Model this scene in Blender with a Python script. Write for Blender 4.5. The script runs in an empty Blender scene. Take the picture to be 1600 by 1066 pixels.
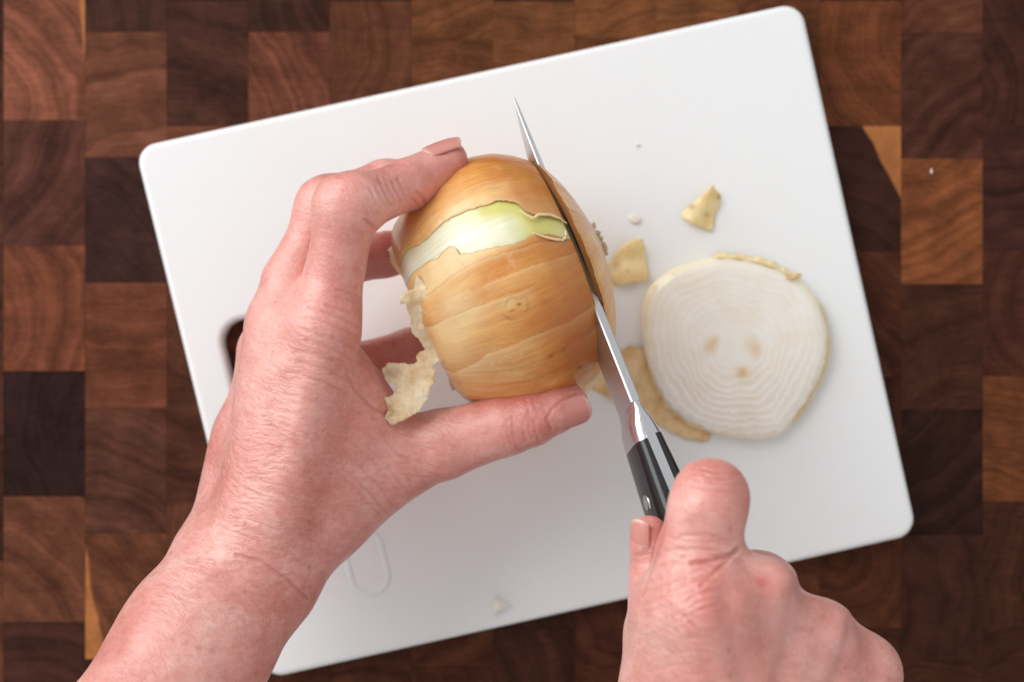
import bpy, bmesh, math, random
import numpy as np
from mathutils import Vector, Matrix, noise as mnoise
from mathutils.geometry import delaunay_2d_cdt

R = math.radians
scene = bpy.context.scene
col = scene.collection
rng = np.random.default_rng(7)
random.seed(7)

# ------------------------------------------------------------------ camera, world, light
D = 0.60                 # camera height above the cutting board's top (z = 0)
S0 = 1 / 4000.0          # metres per photo pixel on the board
cam_d = bpy.data.cameras.new('camera')
cam = bpy.data.objects.new('camera', cam_d)
col.objects.link(cam)
cam.location = (0, 0, D)
cam_d.sensor_width = 36
cam_d.lens = 36 * D / (1600 * S0)
cam_d.clip_start = 0.01
cam_d.clip_end = 50
cam_d.dof.use_dof = True
cam_d.dof.focus_distance = D - 0.085
cam_d.dof.aperture_fstop = 6.3
scene.camera = cam

world = bpy.data.worlds.new('World')
scene.world = world
world.use_nodes = True
bg = world.node_tree.nodes['Background']
bg.inputs[0].default_value = (0.985, 0.995, 1.0, 1)
bg.inputs[1].default_value = 0.62

def area_light(name, loc, target, size, size_y, power, color):
    ld = bpy.data.lights.new(name, 'AREA')
    ld.shape = 'RECTANGLE'
    ld.size, ld.size_y, ld.energy, ld.color = size, size_y, power, color
    o = bpy.data.objects.new(name, ld)
    col.objects.link(o)
    o.location = loc
    o.rotation_euler = (Vector(target) - Vector(loc)).to_track_quat('-Z', 'Y').to_euler()
    return o

area_light('window_light', (-1.45, 1.12, 1.14), (0.02, -0.02, 0.03), 2.0, 2.0, 46.5, (0.985, 0.995, 1.0))

scene.view_settings.view_transform = 'Standard'
scene.view_settings.look = 'None'
scene.view_settings.exposure = 0.0
scene.view_settings.gamma = 1.0

# ------------------------------------------------------------------ helpers
def P(px, py, h=0.0):
    f = (D - h) / D * S0
    return Vector(((px - 800) * f, (533 - py) * f, h))

def to_px(v):
    f = D / (D - v[:, 2]) / S0
    return 800 + v[:, 0] * f, 533 - v[:, 1] * f

def lin(r, g, b):
    return tuple(((c / 255) / 12.92 if c <= 10 else ((c / 255 + 0.055) / 1.055) ** 2.4) for c in (r, g, b)) + (1,)

def empty(name, loc, label=None, cat=None, group=None):
    o = bpy.data.objects.new(name, None)
    o.empty_display_size = 0.02
    o.location = loc
    col.objects.link(o)
    tag(o, label, cat, group)
    return o

def tag(o, label=None, cat=None, group=None, kind=None):
    if label: o['label'] = label
    if cat: o['category'] = cat
    if group: o['group'] = group
    if kind: o['kind'] = kind
    return o

def new_obj(name, verts, faces, mat, parent=None, smooth=True, attrs=None, sub=0):
    """verts are in world space; the mesh is stored relative to its parent chain."""
    v = np.asarray(verts, dtype=np.float64).reshape(-1, 3)
    base = Vector((0, 0, 0))
    p = parent
    while p is not None:
        base += p.location
        p = p.parent
    if parent is None:
        base = Vector((v[:, 0].mean(), v[:, 1].mean(), v[:, 2].min()))
    me = bpy.data.meshes.new(name)
    vv = v - np.array(base)
    if isinstance(faces, np.ndarray):
        n = len(faces)
        k = faces.shape[1]
        me.vertices.add(len(vv)); me.vertices.foreach_set('co', vv.astype(np.float32).ravel())
        me.loops.add(n * k); me.loops.foreach_set('vertex_index', faces.astype(np.int32).ravel())
        me.polygons.add(n)
        me.polygons.foreach_set('loop_start', np.arange(0, n * k, k, dtype=np.int32))
        me.update(calc_edges=True)
        me.validate()
    else:
        me.from_pydata([tuple(x) for x in vv], [], faces)
        me.update()
    if attrs:
        for an, av in attrs.items():
            a = me.attributes.new(an, 'FLOAT', 'POINT')
            a.data.foreach_set('value', np.asarray(av, dtype=np.float32))
    if smooth:
        me.polygons.foreach_set('use_smooth', np.ones(len(me.polygons), dtype=bool))
    if mat: me.materials.append(mat)
    o = bpy.data.objects.new(name, me)
    col.objects.link(o)
    if parent is not None:
        o.parent = parent
    else:
        o.location = base
    if sub:
        m = o.modifiers.new('sub', 'SUBSURF'); m.levels = sub; m.render_levels = sub
    return o

def fbm(pts, freq, octv=3, seed=0.0):
    return np.array([mnoise.fractal((p[0] * freq + seed, p[1] * freq - seed, p[2] * freq + 2 * seed), 1.0, 2.0, octv) for p in pts])

def noise1(x, seed=0.0):
    return np.array([mnoise.noise((float(a), seed, seed * 0.37)) for a in np.atleast_1d(x)])

# ------------------------------------------------------------------ materials
class NT:
    def __init__(self, name):
        self.m = bpy.data.materials.new(name)
        self.m.use_nodes = True
        self.t = self.m.node_tree
        self.b = self.t.nodes['Principled BSDF']
    def n(self, typ, **kw):
        nd = self.t.nodes.new(typ)
        for k, v in kw.items(): setattr(nd, k, v)
        return nd
    def link(self, a, b): self.t.links.new(a, b)
    def set(self, **kw):
        for k, v in kw.items(): self.b.inputs[k.replace('_', ' ')].default_value = v
    def attr(self, name, typ='GEOMETRY'):
        return self.n('ShaderNodeAttribute', attribute_name=name, attribute_type=typ).outputs['Fac']
    def math(self, op, a, b=None, clamp=False):
        nd = self.n('ShaderNodeMath', operation=op); nd.use_clamp = clamp
        for i, x in enumerate((a, b)):
            if x is None: continue
            if isinstance(x, (int, float)): nd.inputs[i].default_value = x
            else: self.link(x, nd.inputs[i])
        return nd.outputs[0]
    def noise(self, vec, scale, detail=3, rough=0.55, dist=0.0):
        nd = self.n('ShaderNodeTexNoise')
        nd.inputs['Scale'].default_value = scale; nd.inputs['Detail'].default_value = detail
        nd.inputs['Roughness'].default_value = rough; nd.inputs['Distortion'].default_value = dist
        if vec is not None: self.link(vec, nd.inputs['Vector'])
        return nd.outputs['Fac']
    def ramp(self, fac, stops, interp='LINEAR'):
        nd = self.n('ShaderNodeValToRGB')
        nd.color_ramp.interpolation = interp
        e = nd.color_ramp.elements
        while len(e) < len(stops): e.new(0.5)
        for x, (p, c) in zip(e, stops):
            x.position = p
            x.color = c if isinstance(c, tuple) else (c, c, c, 1)
        self.link(fac, nd.inputs[0])
        return nd.outputs[0]
    def mix(self, fac, a, b, blend='MIX'):
        nd = self.n('ShaderNodeMix', data_type='RGBA', blend_type=blend)
        for i, x in ((0, fac), (6, a), (7, b)):
            if isinstance(x, (int, float)): nd.inputs[i].default_value = x
            elif isinstance(x, tuple): nd.inputs[i].default_value = x
            else: self.link(x, nd.inputs[i])
        return nd.outputs[2]
    def mapping(self, vec, scale=(1, 1, 1), rot=(0, 0, 0), loc=(0, 0, 0)):
        nd = self.n('ShaderNodeMapping')
        nd.inputs['Scale'].default_value = scale; nd.inputs['Rotation'].default_value = rot; nd.inputs['Location'].default_value = loc
        self.link(vec, nd.inputs[0])
        return nd.outputs[0]
    def coord(self, which='Object'): return self.n('ShaderNodeTexCoord').outputs[which]
    def bump(self, height, strength, dist, normal=None):
        nd = self.n('ShaderNodeBump')
        nd.inputs['Strength'].default_value = strength; nd.inputs['Distance'].default_value = dist
        self.link(height, nd.inputs['Height'])
        if normal is not None: self.link(normal, nd.inputs['Normal'])
        return nd.outputs[0]
    def color(self, s): self.link(s, self.b.inputs['Base Color'])
    def normal(self, s): self.link(s, self.b.inputs['Normal'])

def mat_wood():
    t = NT('end_grain_wood')
    co = t.coord('Object')
    info = t.n('ShaderNodeObjectInfo')
    wn = t.n('ShaderNodeTexWhiteNoise', noise_dimensions='1D')
    t.link(info.outputs['Random'], wn.inputs['W'])
    sep = t.n('ShaderNodeSeparateColor'); t.link(wn.outputs['Color'], sep.inputs[0])
    r1, r2, r3 = sep.outputs[0], sep.outputs[1], sep.outputs[2]
    # ring centre, somewhere off the block
    comb = t.n('ShaderNodeCombineXYZ')
    t.link(t.math('MULTIPLY', t.math('SUBTRACT', r1, 0.5), 0.12), comb.inputs[0])
    t.link(t.math('MULTIPLY', t.math('SUBTRACT', r2, 0.5), 0.16), comb.inputs[1])
    t.link(t.math('MULTIPLY', r3, 7.0), comb.inputs[2])
    off = t.n('ShaderNodeVectorMath', operation='ADD'); t.link(co, off.inputs[0]); t.link(comb.outputs[0], off.inputs[1])
    wob = t.noise(off.outputs[0], 38, 2)
    s2 = t.n('ShaderNodeSeparateXYZ'); t.link(off.outputs[0], s2.inputs[0])
    d = t.math('SQRT', t.math('ADD', t.math('MULTIPLY', s2.outputs[0], s2.outputs[0]), t.math('MULTIPLY', s2.outputs[1], s2.outputs[1])))
    d = t.math('ADD', d, t.math('MULTIPLY', wob, 0.014))
    c1 = t.n('ShaderNodeCombineXYZ'); t.link(d, c1.inputs[0]); t.link(t.math('MULTIPLY', r3, 31.0), c1.inputs[1])
    rings = t.noise(c1.outputs[0], 170, 3, 0.65)
    rings2 = t.noise(c1.outputs[0], 900, 2, 0.6)
    pores = t.noise(off.outputs[0], 1500, 2, 0.6)
    mott = t.noise(off.outputs[0], 90, 4, 0.6)
    streak = t.noise(t.mapping(off.outputs[0], (120, 900, 100)), 1.0, 2, 0.5)
    v = t.ramp(rings, [(0.25, 0.54), (0.45, 0.85), (0.58, 1.08), (0.75, 1.38)])
    v2 = t.ramp(rings2, [(0.3, 0.88), (0.7, 1.12)])
    v3 = t.ramp(pores, [(0.32, 0.80), (0.5, 1.0), (0.72, 1.18)])
    v4 = t.ramp(mott, [(0.3, 0.72), (0.7, 1.3)])
    v5 = t.ramp(streak, [(0.3, 0.85), (0.7, 1.15)])
    c = t.mix(1.0, info.outputs['Color'], v, 'MULTIPLY')
    c = t.mix(1.0, c, v2, 'MULTIPLY')
    c = t.mix(0.9, c, v3, 'MULTIPLY')
    c = t.mix(1.0, c, v4, 'MULTIPLY')
    c = t.mix(0.8, c, v5, 'MULTIPLY')
    # sapwood corner on some blocks, set by the block's own property
    sap = t.attr('sapwood', 'OBJECT')
    sapd = t.math('ADD', t.math('ADD', s2.outputs[0], t.math('MULTIPLY', s2.outputs[1], 0.35)), t.math('MULTIPLY', wob, 0.008))
    so = t.n('ShaderNodeSeparateXYZ'); t.link(co, so.inputs[0])
    sd = t.math('ADD', t.math('MULTIPLY', so.outputs[0], t.attr('sap_x', 'OBJECT')), t.math('MULTIPLY', so.outputs[1], t.attr('sap_y', 'OBJECT')))
    sd = t.math('ADD', sd, t.math('MULTIPLY', t.math('SUBTRACT', wob, 0.5), 0.006))
    m = t.math('MULTIPLY', t.math('SUBTRACT', sd, t.attr('sap_d', 'OBJECT')), 900.0, True)
    m = t.math('MULTIPLY', m, sap)
    sapc = t.mix(1.0, lin(168, 106, 62), t.mix(0.8, v3, v4, 'MULTIPLY'), 'MULTIPLY')
    c = t.mix(m, c, sapc)
    t.color(c)
    t.set(Roughness=0.42, Specular_IOR_Level=0.06)
    t.normal(t.bump(t.math('ADD', pores, t.math('MULTIPLY', rings2, 0.6)), 0.22, 0.0004))
    return t.m

def mat_plastic():
    t = NT('white_plastic')
    co = t.coord()
    n1 = t.noise(co, 9, 4)
    stain = t.noise(co, 24, 4, 0.6)
    c = t.mix(t.ramp(stain, [(0.5, 0.0), (0.8, 0.08)]), lin(239, 239, 239), lin(226, 210, 194))
    scr = t.noise(t.mapping(co, (900, 35, 1), (0, 0, R(64))), 1.0, 3, 0.6)
    scr2 = t.noise(t.mapping(co, (1100, 40, 1), (0, 0, R(48))), 1.0, 2, 0.6)
    t.color(c)
    t.set(Roughness=0.42, Specular_IOR_Level=0.4, Subsurface_Weight=0.12, Subsurface_Scale=0.004)
    h = t.math('ADD', t.math('MULTIPLY', t.noise(co, 1800, 2), 0.5), t.ramp(scr, [(0.60, 0.0), (0.74, 0.35)]))
    h = t.math('SUBTRACT', h, t.ramp(scr2, [(0.62, 0.0), (0.74, 0.5)]))
    t.normal(t.bump(h, 0.18, 0.0003))
    return t.m

def mat_skin(name, rot):
    t = NT(name)
    co = t.coord()
    big = t.noise(co, 38, 3, 0.6)
    mid = t.noise(co, 150, 4, 0.65)
    fine = t.noise(co, 900, 2)
    red = t.attr('red'); crease = t.attr('crease'); pale = t.attr('pale')
    base = t.ramp(big, [(0.30, lin(238, 184, 174)), (0.52, lin(228, 160, 149)), (0.74, lin(208, 128, 116))])
    base = t.mix(t.ramp(mid, [(0.45, 0.0), (0.75, 0.40)]), base, lin(204, 126, 112))
    base = t.mix(t.math('MULTIPLY', red, 0.8, True), base, lin(206, 104, 94))
    base = t.mix(t.math('MULTIPLY', pale, 0.9, True), base, lin(242, 192, 180))
    v = t.n('ShaderNodeTexVoronoi'); v.inputs['Scale'].default_value = 250
    jt = t.n('ShaderNodeTexNoise'); jt.inputs['Scale'].default_value = 420; jt.inputs['Detail'].default_value = 3; t.link(co, jt.inputs['Vector'])
    js = t.n('ShaderNodeVectorMath', operation='SCALE'); js.inputs['Scale'].default_value = 0.0032; t.link(jt.outputs['Color'], js.inputs[0])
    ja = t.n('ShaderNodeVectorMath', operation='ADD'); t.link(co, ja.inputs[0]); t.link(js.outputs[0], ja.inputs[1]); t.link(ja.outputs[0], v.inputs['Vector'])
    vr = t.n('ShaderNodeSeparateColor'); t.link(v.outputs['Color'], vr.inputs[0])
    sp = t.math('MULTIPLY', t.ramp(v.outputs['Distance'], [(0.06, 1.0), (0.38, 0.0)]), t.ramp(vr.outputs[0], [(0.60, 0.0), (0.95, 0.42)]))
    base = t.mix(sp, base, lin(186, 94, 72))
    base = t.mix(t.ramp(t.noise(co, 620, 4, 0.7), [(0.46, 0.0), (0.68, 0.26)]), base, lin(202, 120, 106))
    base = t.mix(t.ramp(t.noise(co, 480, 3, 0.7), [(0.50, 0.0), (0.74, 0.22)]), base, lin(246, 204, 192))
    # fine wrinkles across the hand; their relief shading is also painted as darker lines
    wv = t.n('ShaderNodeVectorMath', operation='ADD')
    nz = t.n('ShaderNodeTexNoise'); nz.inputs['Scale'].default_value = 60; t.link(co, nz.inputs['Vector'])
    ml = t.n('ShaderNodeVectorMath', operation='SCALE'); ml.inputs['Scale'].default_value = 0.006
    t.link(nz.outputs['Color'], ml.inputs[0]); t.link(co, wv.inputs[0]); t.link(ml.outputs[0], wv.inputs[1])
    wr = t.noise(t.mapping(t.mapping(wv.outputs[0], rot=(0, 0, rot)), (150, 620, 320)), 1.0, 2, 0.5)
    wrc = t.noise(t.mapping(t.mapping(wv.outputs[0], rot=(0, 0, rot + R(38))), (160, 900, 300)), 1.0, 2, 0.55)
    pore = t.n('ShaderNodeTexVoronoi'); pore.inputs['Scale'].default_value = 1300; t.link(co, pore.inputs['Vector'])
    line = t.ramp(wr, [(0.30, 1.0), (0.58, 0.0)])
    wamt = t.math('ADD', 0.30, t.math('MULTIPLY', t.attr('wrinkle'), 0.7))
    base = t.mix(t.math('MULTIPLY', t.math('MULTIPLY', line, 0.30), wamt), base, lin(190, 116, 104))
    base = t.mix(t.math('MULTIPLY', crease, 0.60, True), base, lin(178, 84, 72))
    t.color(base)
    t.set(Roughness=0.42, Specular_IOR_Level=0.78, Sheen_Weight=0.14, Sheen_Roughness=0.4, Subsurface_Weight=0.45, Subsurface_Scale=0.0035)
    t.b.inputs['Subsurface Radius'].default_value = (1.0, 0.36, 0.22)
    h = t.math('ADD', t.math('MULTIPLY', t.math('MULTIPLY', t.ramp(wr, [(0.30, 0.0), (0.62, 1.0)]), 1.0), wamt), t.math('MULTIPLY', wrc, 0.5))
    h = t.math('ADD', h, t.math('MULTIPLY', pore.outputs['Distance'], 0.30))
    t.normal(t.bump(h, 0.75, 0.00038))
    return t.m

def mat_nail():
    t = NT('fingernail_keratin')
    co = t.coord()
    u = t.attr('along')
    c = t.ramp(u, [(0.0, lin(226, 174, 166)), (0.16, lin(208, 138, 129)), (0.90, lin(212, 144, 134)), (0.97, lin(230, 188, 176))])
    t.color(c)
    t.set(Roughness=0.25, Specular_IOR_Level=0.5, Subsurface_Weight=0.25, Subsurface_Scale=0.002)
    t.normal(t.bump(t.noise(t.mapping(co, (500, 500, 500)), 1.0, 2), 0.08, 0.0003))
    return t.m

def mat_onion_skin(name='onion_skin_gold', paler=0.0):
    t = NT(name)
    tt, ph = t.attr('tt'), t.attr('phi')
    vec = t.n('ShaderNodeCombineXYZ'); t.link(t.math('MULTIPLY', tt, 0.035), vec.inputs[0]); t.link(ph, vec.inputs[1])
    v = vec.outputs[0]
    warp = t.noise(v, 2.2, 2)
    v2 = t.n('ShaderNodeCombineXYZ'); t.link(t.math('MULTIPLY', tt, 0.035), v2.inputs[0])
    t.link(t.math('ADD', ph, t.math('MULTIPLY', warp, 0.09)), v2.inputs[1])
    big = t.noise(t.mapping(v2.outputs[0], (0.75, 2.6, 1)), 1.6, 5, 0.62)
    streak = t.noise(t.mapping(v2.outputs[0], (1.0, 26, 1)), 1.0, 4, 0.6)
    fine = t.noise(t.mapping(v2.outputs[0], (2.0, 120, 1)), 1.0, 2, 0.6)
    spots = t.noise(t.coord(), 130, 4, 0.65)
    gold = t.ramp(big, [(0.28, lin(247, 196, 116)), (0.42, lin(240, 166, 78)), (0.55, lin(228, 142, 56)), (0.70, lin(204, 114, 40))])
    gold = t.mix(t.ramp(streak, [(0.30, 0.50), (0.48, 0.0)]), gold, lin(186, 102, 40))
    gold = t.mix(t.ramp(streak, [(0.55, 0.0), (0.75, 0.4)]), gold, lin(248, 214, 154))
    gold = t.mix(t.ramp(fine, [(0.34, 0.36), (0.46, 0.0)]), gold, lin(178, 98, 42))
    gold = t.mix(t.ramp(spots, [(0.56, 0.0), (0.74, 0.40)]), gold, lin(204, 122, 56))
    gold = t.mix(t.ramp(spots, [(0.26, 0.45), (0.44, 0.0)]), gold, lin(246, 214, 158))
    gold = t.mix(t.math('MULTIPLY', t.attr('pale'), 0.74), gold, lin(252, 224, 166))
    gold = t.mix(t.attr('dark'), gold, lin(186, 102, 40))
    gold = t.mix(t.attr('vein'), gold, lin(134, 84, 42))
    gold = t.mix(t.attr('blem'), gold, lin(120, 56, 20))
    if paler: gold = t.mix(paler, gold, lin(242, 222, 180))
    t.color(gold)
    t.set(Roughness=0.34, Specular_IOR_Level=0.5, Coat_Weight=0.18, Coat_Roughness=0.14, Subsurface_Weight=0.12, Subsurface_Scale=0.003)
    t.b.inputs['Subsurface Radius'].default_value = (1, 0.6, 0.25)
    h = t.math('ADD', t.math('MULTIPLY', streak, 0.8), t.math('MULTIPLY', fine, 0.5))
    h = t.math('SUBTRACT', h, t.math('MULTIPLY', t.attr('vein'), 0.5))
    h = t.math('ADD', h, t.math('MULTIPLY', spots, 0.25))
    t.normal(t.bump(h, 0.20, 0.0005))
    return t.m

def mat_onion_flesh():
    t = NT('onion_flesh_pale')
    tt, ph = t.attr('tt'), t.attr('phi')
    vec = t.n('ShaderNodeCombineXYZ'); t.link(t.math('MULTIPLY', tt, 0.035), vec.inputs[0]); t.link(ph, vec.inputs[1])
    streak = t.noise(t.mapping(vec.outputs[0], (1.0, 34, 1)), 1.0, 3, 0.6)
    green = t.attr('green')
    c = t.mix(t.ramp(streak, [(0.4, 0.0), (0.66, 0.8)]), lin(243, 240, 226), lin(226, 222, 186))
    c = t.mix(green, c, lin(214, 208, 122))
    t.color(c)
    t.set(Roughness=0.28, Specular_IOR_Level=0.5, Subsurface_Weight=0.35, Subsurface_Scale=0.005)
    t.b.inputs['Subsurface Radius'].default_value = (1, 0.9, 0.6)
    t.normal(t.bump(streak, 0.25, 0.0004))
    return t.m

def mat_peel(name, c0, c1, c2, transl=0.35):
    t = NT(name)
    co = t.coord()
    n1 = t.noise(co, 130, 4, 0.65)
    n2 = t.noise(t.mapping(co, (900, 140, 300), (0, 0, R(20))), 1.0, 3)
    c = t.ramp(n1, [(0.32, c0), (0.5, c1), (0.68, c2)])
    c = t.mix(t.ramp(n2, [(0.35, 0.3), (0.5, 0.0)]), c, c2)
    c = t.mix(t.attr('stain'), c, lin(150, 84, 34))
    tr = t.n('ShaderNodeBsdfTranslucent'); t.link(c, tr.inputs['Color'])
    t.color(c)
    t.set(Roughness=0.42, Specular_IOR_Level=0.45)
    bm_ = t.bump(n2, 0.3, 0.0005)
    t.normal(bm_); t.link(bm_, tr.inputs['Normal'])
    mx = t.n('ShaderNodeMixShader'); mx.inputs[0].default_value = transl
    out = t.t.nodes['Material Output']
    t.link(t.b.outputs[0], mx.inputs[1]); t.link(tr.outputs[0], mx.inputs[2]); t.link(mx.outputs[0], out.inputs[0])
    return t.m

def mat_slice():
    t = NT('onion_cut_flesh')
    co = t.coord()
    n1 = t.noise(co, 110, 4, 0.6)
    c = t.ramp(n1, [(0.3, lin(250, 245, 238)), (0.7, lin(244, 234, 221))])
    c = t.mix(t.attr('line'), c, lin(222, 208, 190))
    c = t.mix(t.attr('core'), c, lin(222, 180, 108))
    c = t.mix(t.attr('rim'), c, lin(242, 224, 172))
    t.color(c)
    t.set(Roughness=0.15, Specular_IOR_Level=0.55, Subsurface_Weight=0.7, Subsurface_Scale=0.006)
    t.b.inputs['Subsurface Radius'].default_value = (1, 0.85, 0.6)
    t.normal(t.bump(t.noise(co, 500, 3), 0.2, 0.0005))
    return t.m

def mat_steel(name='brushed_steel', rough=0.30, rot=0.0, base=(0.62, 0.62, 0.63)):
    t = NT(name)
    co = t.coord()
    n1 = t.noise(t.mapping(t.mapping(co, rot=(0, 0, rot)), (60, 2600, 400)), 1.0, 3, 0.6)
    t.color(t.ramp(n1, [(0.3, tuple(0.95 * b for b in base) + (1,)), (0.7, tuple(min(1, 1.05 * b) for b in base) + (1,))]))
    t.set(Metallic=1.0, Roughness=rough)
    t.link(t.math('ADD', rough - 0.1, t.math('MULTIPLY', n1, 0.2)), t.b.inputs['Roughness'])
    t.normal(t.bump(n1, 0.02, 0.0002))
    return t.m

def mat_black():
    t = NT('black_handle_plastic')
    co = t.coord()
    n1 = t.noise(co, 700, 3)
    t.color(t.ramp(n1, [(0.3, lin(20, 20, 22)), (0.7, lin(30, 30, 33))]))
    t.set(Roughness=0.17, Specular_IOR_Level=0.6)
    t.normal(t.bump(n1, 0.03, 0.0003))
    return t.m

M_WOOD, M_PLASTIC = mat_wood(), mat_plastic()
M_SKIN_L = mat_skin('hand_skin_warm', R(14))
M_SKIN_R = mat_skin('hand_skin_rosy', R(4))
M_NAIL = mat_nail()
M_OSKIN = mat_onion_skin()
M_OSKIN_PALE = mat_onion_skin('onion_skin_pale', 0.72)
M_OFLESH = mat_onion_flesh()
M_PEEL = mat_peel('papery_peel', lin(252, 238, 208), lin(248, 226, 186), lin(230, 192, 138), 0.14)
M_SCRAP = mat_peel('yellow_skin_scrap', lin(250, 232, 184), lin(246, 220, 160), lin(236, 200, 136), 0.03)
M_BIGSCRAP = mat_peel('brown_skin_scrap', lin(244, 220, 176), lin(234, 202, 150), lin(216, 174, 120), 0.03)
M_CRUMB = mat_slice()
M_PALE = mat_peel('pale_crumb', lin(250, 246, 238), lin(246, 238, 226), lin(240, 228, 212), 0.02)
M_STEEL = mat_steel('blade_steel', 0.38, R(-68), (0.66, 0.66, 0.67))
M_STEEL2 = mat_steel('bolster_steel', 0.24, R(-68), (0.70, 0.70, 0.72))
M_BLACK = mat_black()

# ------------------------------------------------------------------ countertop of end-grain blocks
BOARD_T = 0.010
TABLE_Z = -BOARD_T - 0.0004
ct = bpy.data.objects.new('countertop', None)
def box_mesh(name, sx, sy, z0, z1, bev, mat):
    bm = bmesh.new()
    bmesh.ops.create_cube(bm, size=1)
    for v in bm.verts:
        v.co = Vector((v.co.x * sx, v.co.y * sy, z0 if v.co.z < 0 else z1))
    if bev:
        top = [e for e in bm.edges if all(v.co.z > (z0 + z1) / 2 for v in e.verts)]
        bmesh.ops.bevel(bm, geom=top, offset=bev, segments=1, affect='EDGES')
    me = bpy.data.meshes.new(name); bm.to_mesh(me); bm.free()
    me.materials.append(mat)
    return me
bpy.data.objects.remove(ct)
slab = bpy.data.objects.new('countertop', box_mesh('countertop', 1.2, 1.0, -0.034, -0.003, 0.0, M_WOOD))
slab.location = (0, 0, TABLE_Z)
slab.color = lin(70, 42, 30)
col.objects.link(slab)
tag(slab, kind='structure')
slab['label'] = 'dark brown end grain butcher block countertop under the white board'

PXM = S0 * (D - TABLE_Z) / D
BW, BH = 127.5 * PXM, 196 * PXM
block_me = box_mesh('wood_block', BW - 0.00004, BH - 0.00004, -0.0029, 0.0, 0.00007, M_WOOD)
colors = {  # column: (one joint's y in the photo, {row index: (r, g, b)})
    -1: (92, {}),
    0: (188, {-1: (138, 86, 64), 0: (92, 57, 46), 1: (122, 73, 51), 2: (58, 37, 34), 3: (110, 69, 50), 4: (70, 43, 34)}),
    1: (50, {-1: (72, 46, 36), 0: (116, 73, 54), 1: (68, 44, 39), 2: (110, 66, 47), 3: (94, 60, 46), 4: (112, 70, 49), 5: (70, 44, 36)}),
    2: (1, {0: (74, 46, 36), 1: (110, 68, 50), 2: (92, 56, 40), 3: (82, 50, 36), 4: (96, 60, 44), -1: (60, 38, 30)}),
    3: (50, {-1: (66, 42, 31), 0: (112, 68, 51), 1: (92, 58, 44), 5: (84, 50, 34)}),
    4: (2, {0: (98, 61, 42), 4: (80, 48, 34), 5: (86, 52, 36), -1: (70, 44, 32)}),
    5: (62, {-1: (112, 71, 42), 0: (104, 64, 40), 4: (94, 56, 38), 5: (80, 48, 32)}),
    6: (2, {0: (110, 70, 42), 4: (70, 42, 30), 5: (72, 44, 32)}),
    7: (60, {-1: (122, 78, 46), 0: (108, 66, 40), 4: (84, 50, 36), 5: (90, 54, 38)}),
    8: (-20, {0: (120, 78, 46), 4: (90, 54, 38), 5: (74, 44, 32)}),
    9: (58, {-1: (96, 58, 36), 0: (104, 62, 38), 4: (96, 58, 38), 5: (86, 50, 34)}),
    10: (197, {-1: (112, 66, 40), 0: (66, 40, 32), 1: (84, 48, 33), 2: (80, 46, 32), 3: (96, 56, 36), 4: (84, 48, 32)}),
    11: (52, {-1: (104, 64, 46), 0: (80, 49, 38), 1: (128, 78, 46), 2: (82, 50, 36), 3: (64, 38, 30), 4: (78, 47, 34), 5: (84, 50, 34)}),
    12: (588, {-3: (72, 44, 33), -2: (70, 42, 34), -1: (76, 45, 34), 0: (128, 77, 45), 1: (82, 50, 34), 2: (80, 48, 32)}),
    13: (92, {}),
}
sap_blocks = {(10, 0): (1.0, 0.55, 0.0135), (0, -1): (1.0, 0.10, 0.0155), (1, 4): (-1.0, -0.18, 0.0120), (11, 2): None}
bcx, bcy, bw, bh_, bang = 824, 533, 1052, 858, R(12.55)
def in_board(px, py, m=0):
    f = PXM / S0
    x, y = (px - 800) * f + 800 - bcx, (py - 533) * f + 533 - bcy
    c, s = math.cos(bang), math.sin(bang)
    a, b = x * c - y * s, x * s + y * c
    return abs(a) < bw / 2 - m and abs(b) < bh_ / 2 - m
first = True
for c in range(-1, 14):
    y0, cc = colors[c]
    x0 = 5.5 + 127.5 * c
    for r in range(-8, 9):
        ya = y0 + 196 * r
        if ya > 1066 + 190 or ya + 196 < -190: continue
        if all(in_board(x0 + fx * 127.5, ya + fy * 196, 6) for fx in (0, .5, 1) for fy in (0, .25, .5, .75, 1)): continue
        b = bpy.data.objects.new('wood_block', block_me)
        w = P(x0 + 63.75, ya + 98, TABLE_Z)
        b.parent = slab
        b.location = (w.x, w.y, random.uniform(-0.00008, 0.00008))
        if r in cc: rgb = cc[r]
        else:
            k = random.uniform(0.7, 1.25); rgb = (86 * k, 53 * k, 38 * k)
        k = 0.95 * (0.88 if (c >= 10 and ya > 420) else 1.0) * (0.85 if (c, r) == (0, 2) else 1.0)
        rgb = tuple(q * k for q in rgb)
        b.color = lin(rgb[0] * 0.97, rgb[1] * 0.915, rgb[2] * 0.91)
        s = sap_blocks.get((c, r))
        b['sapwood'] = 1.0 if s else 0.0
        b['sap_x'], b['sap_y'], b['sap_d'] = s if s else (1.0, 0.0, 1.0)
        col.objects.link(b)

# ------------------------------------------------------------------ cutting board
ca, sa = math.cos(bang), math.sin(bang)
def B(a, b, h=0.0):       # board-local photo pixels -> world
    u, v = a / bw + 0.5, b / bh_ + 0.5
    (x0, y0), (x1, y1), (x2, y2), (x3, y3) = (209, 230), (1252, 2), (1435, 835.5), (414, 1062.5)
    return P((x0 * (1 - u) + x1 * u) * (1 - v) + (x3 * (1 - u) + x2 * u) * v, (y0 * (1 - u) + y1 * u) * (1 - v) + (y3 * (1 - u) + y2 * u) * v, h)
def rounded_rect(x0, y0, x1, y1, r, n=10):
    pts = []
    for cx, cy, a0 in ((x1 - r, y1 - r, 0), (x0 + r, y1 - r, 90), (x0 + r, y0 + r, 180), (x1 - r, y0 + r, 270)):
        for i in range(n + 1):
            a = R(a0 + 90 * i / n)
            pts.append((cx + r * math.cos(a), cy + r * math.sin(a)))
    return pts
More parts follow.
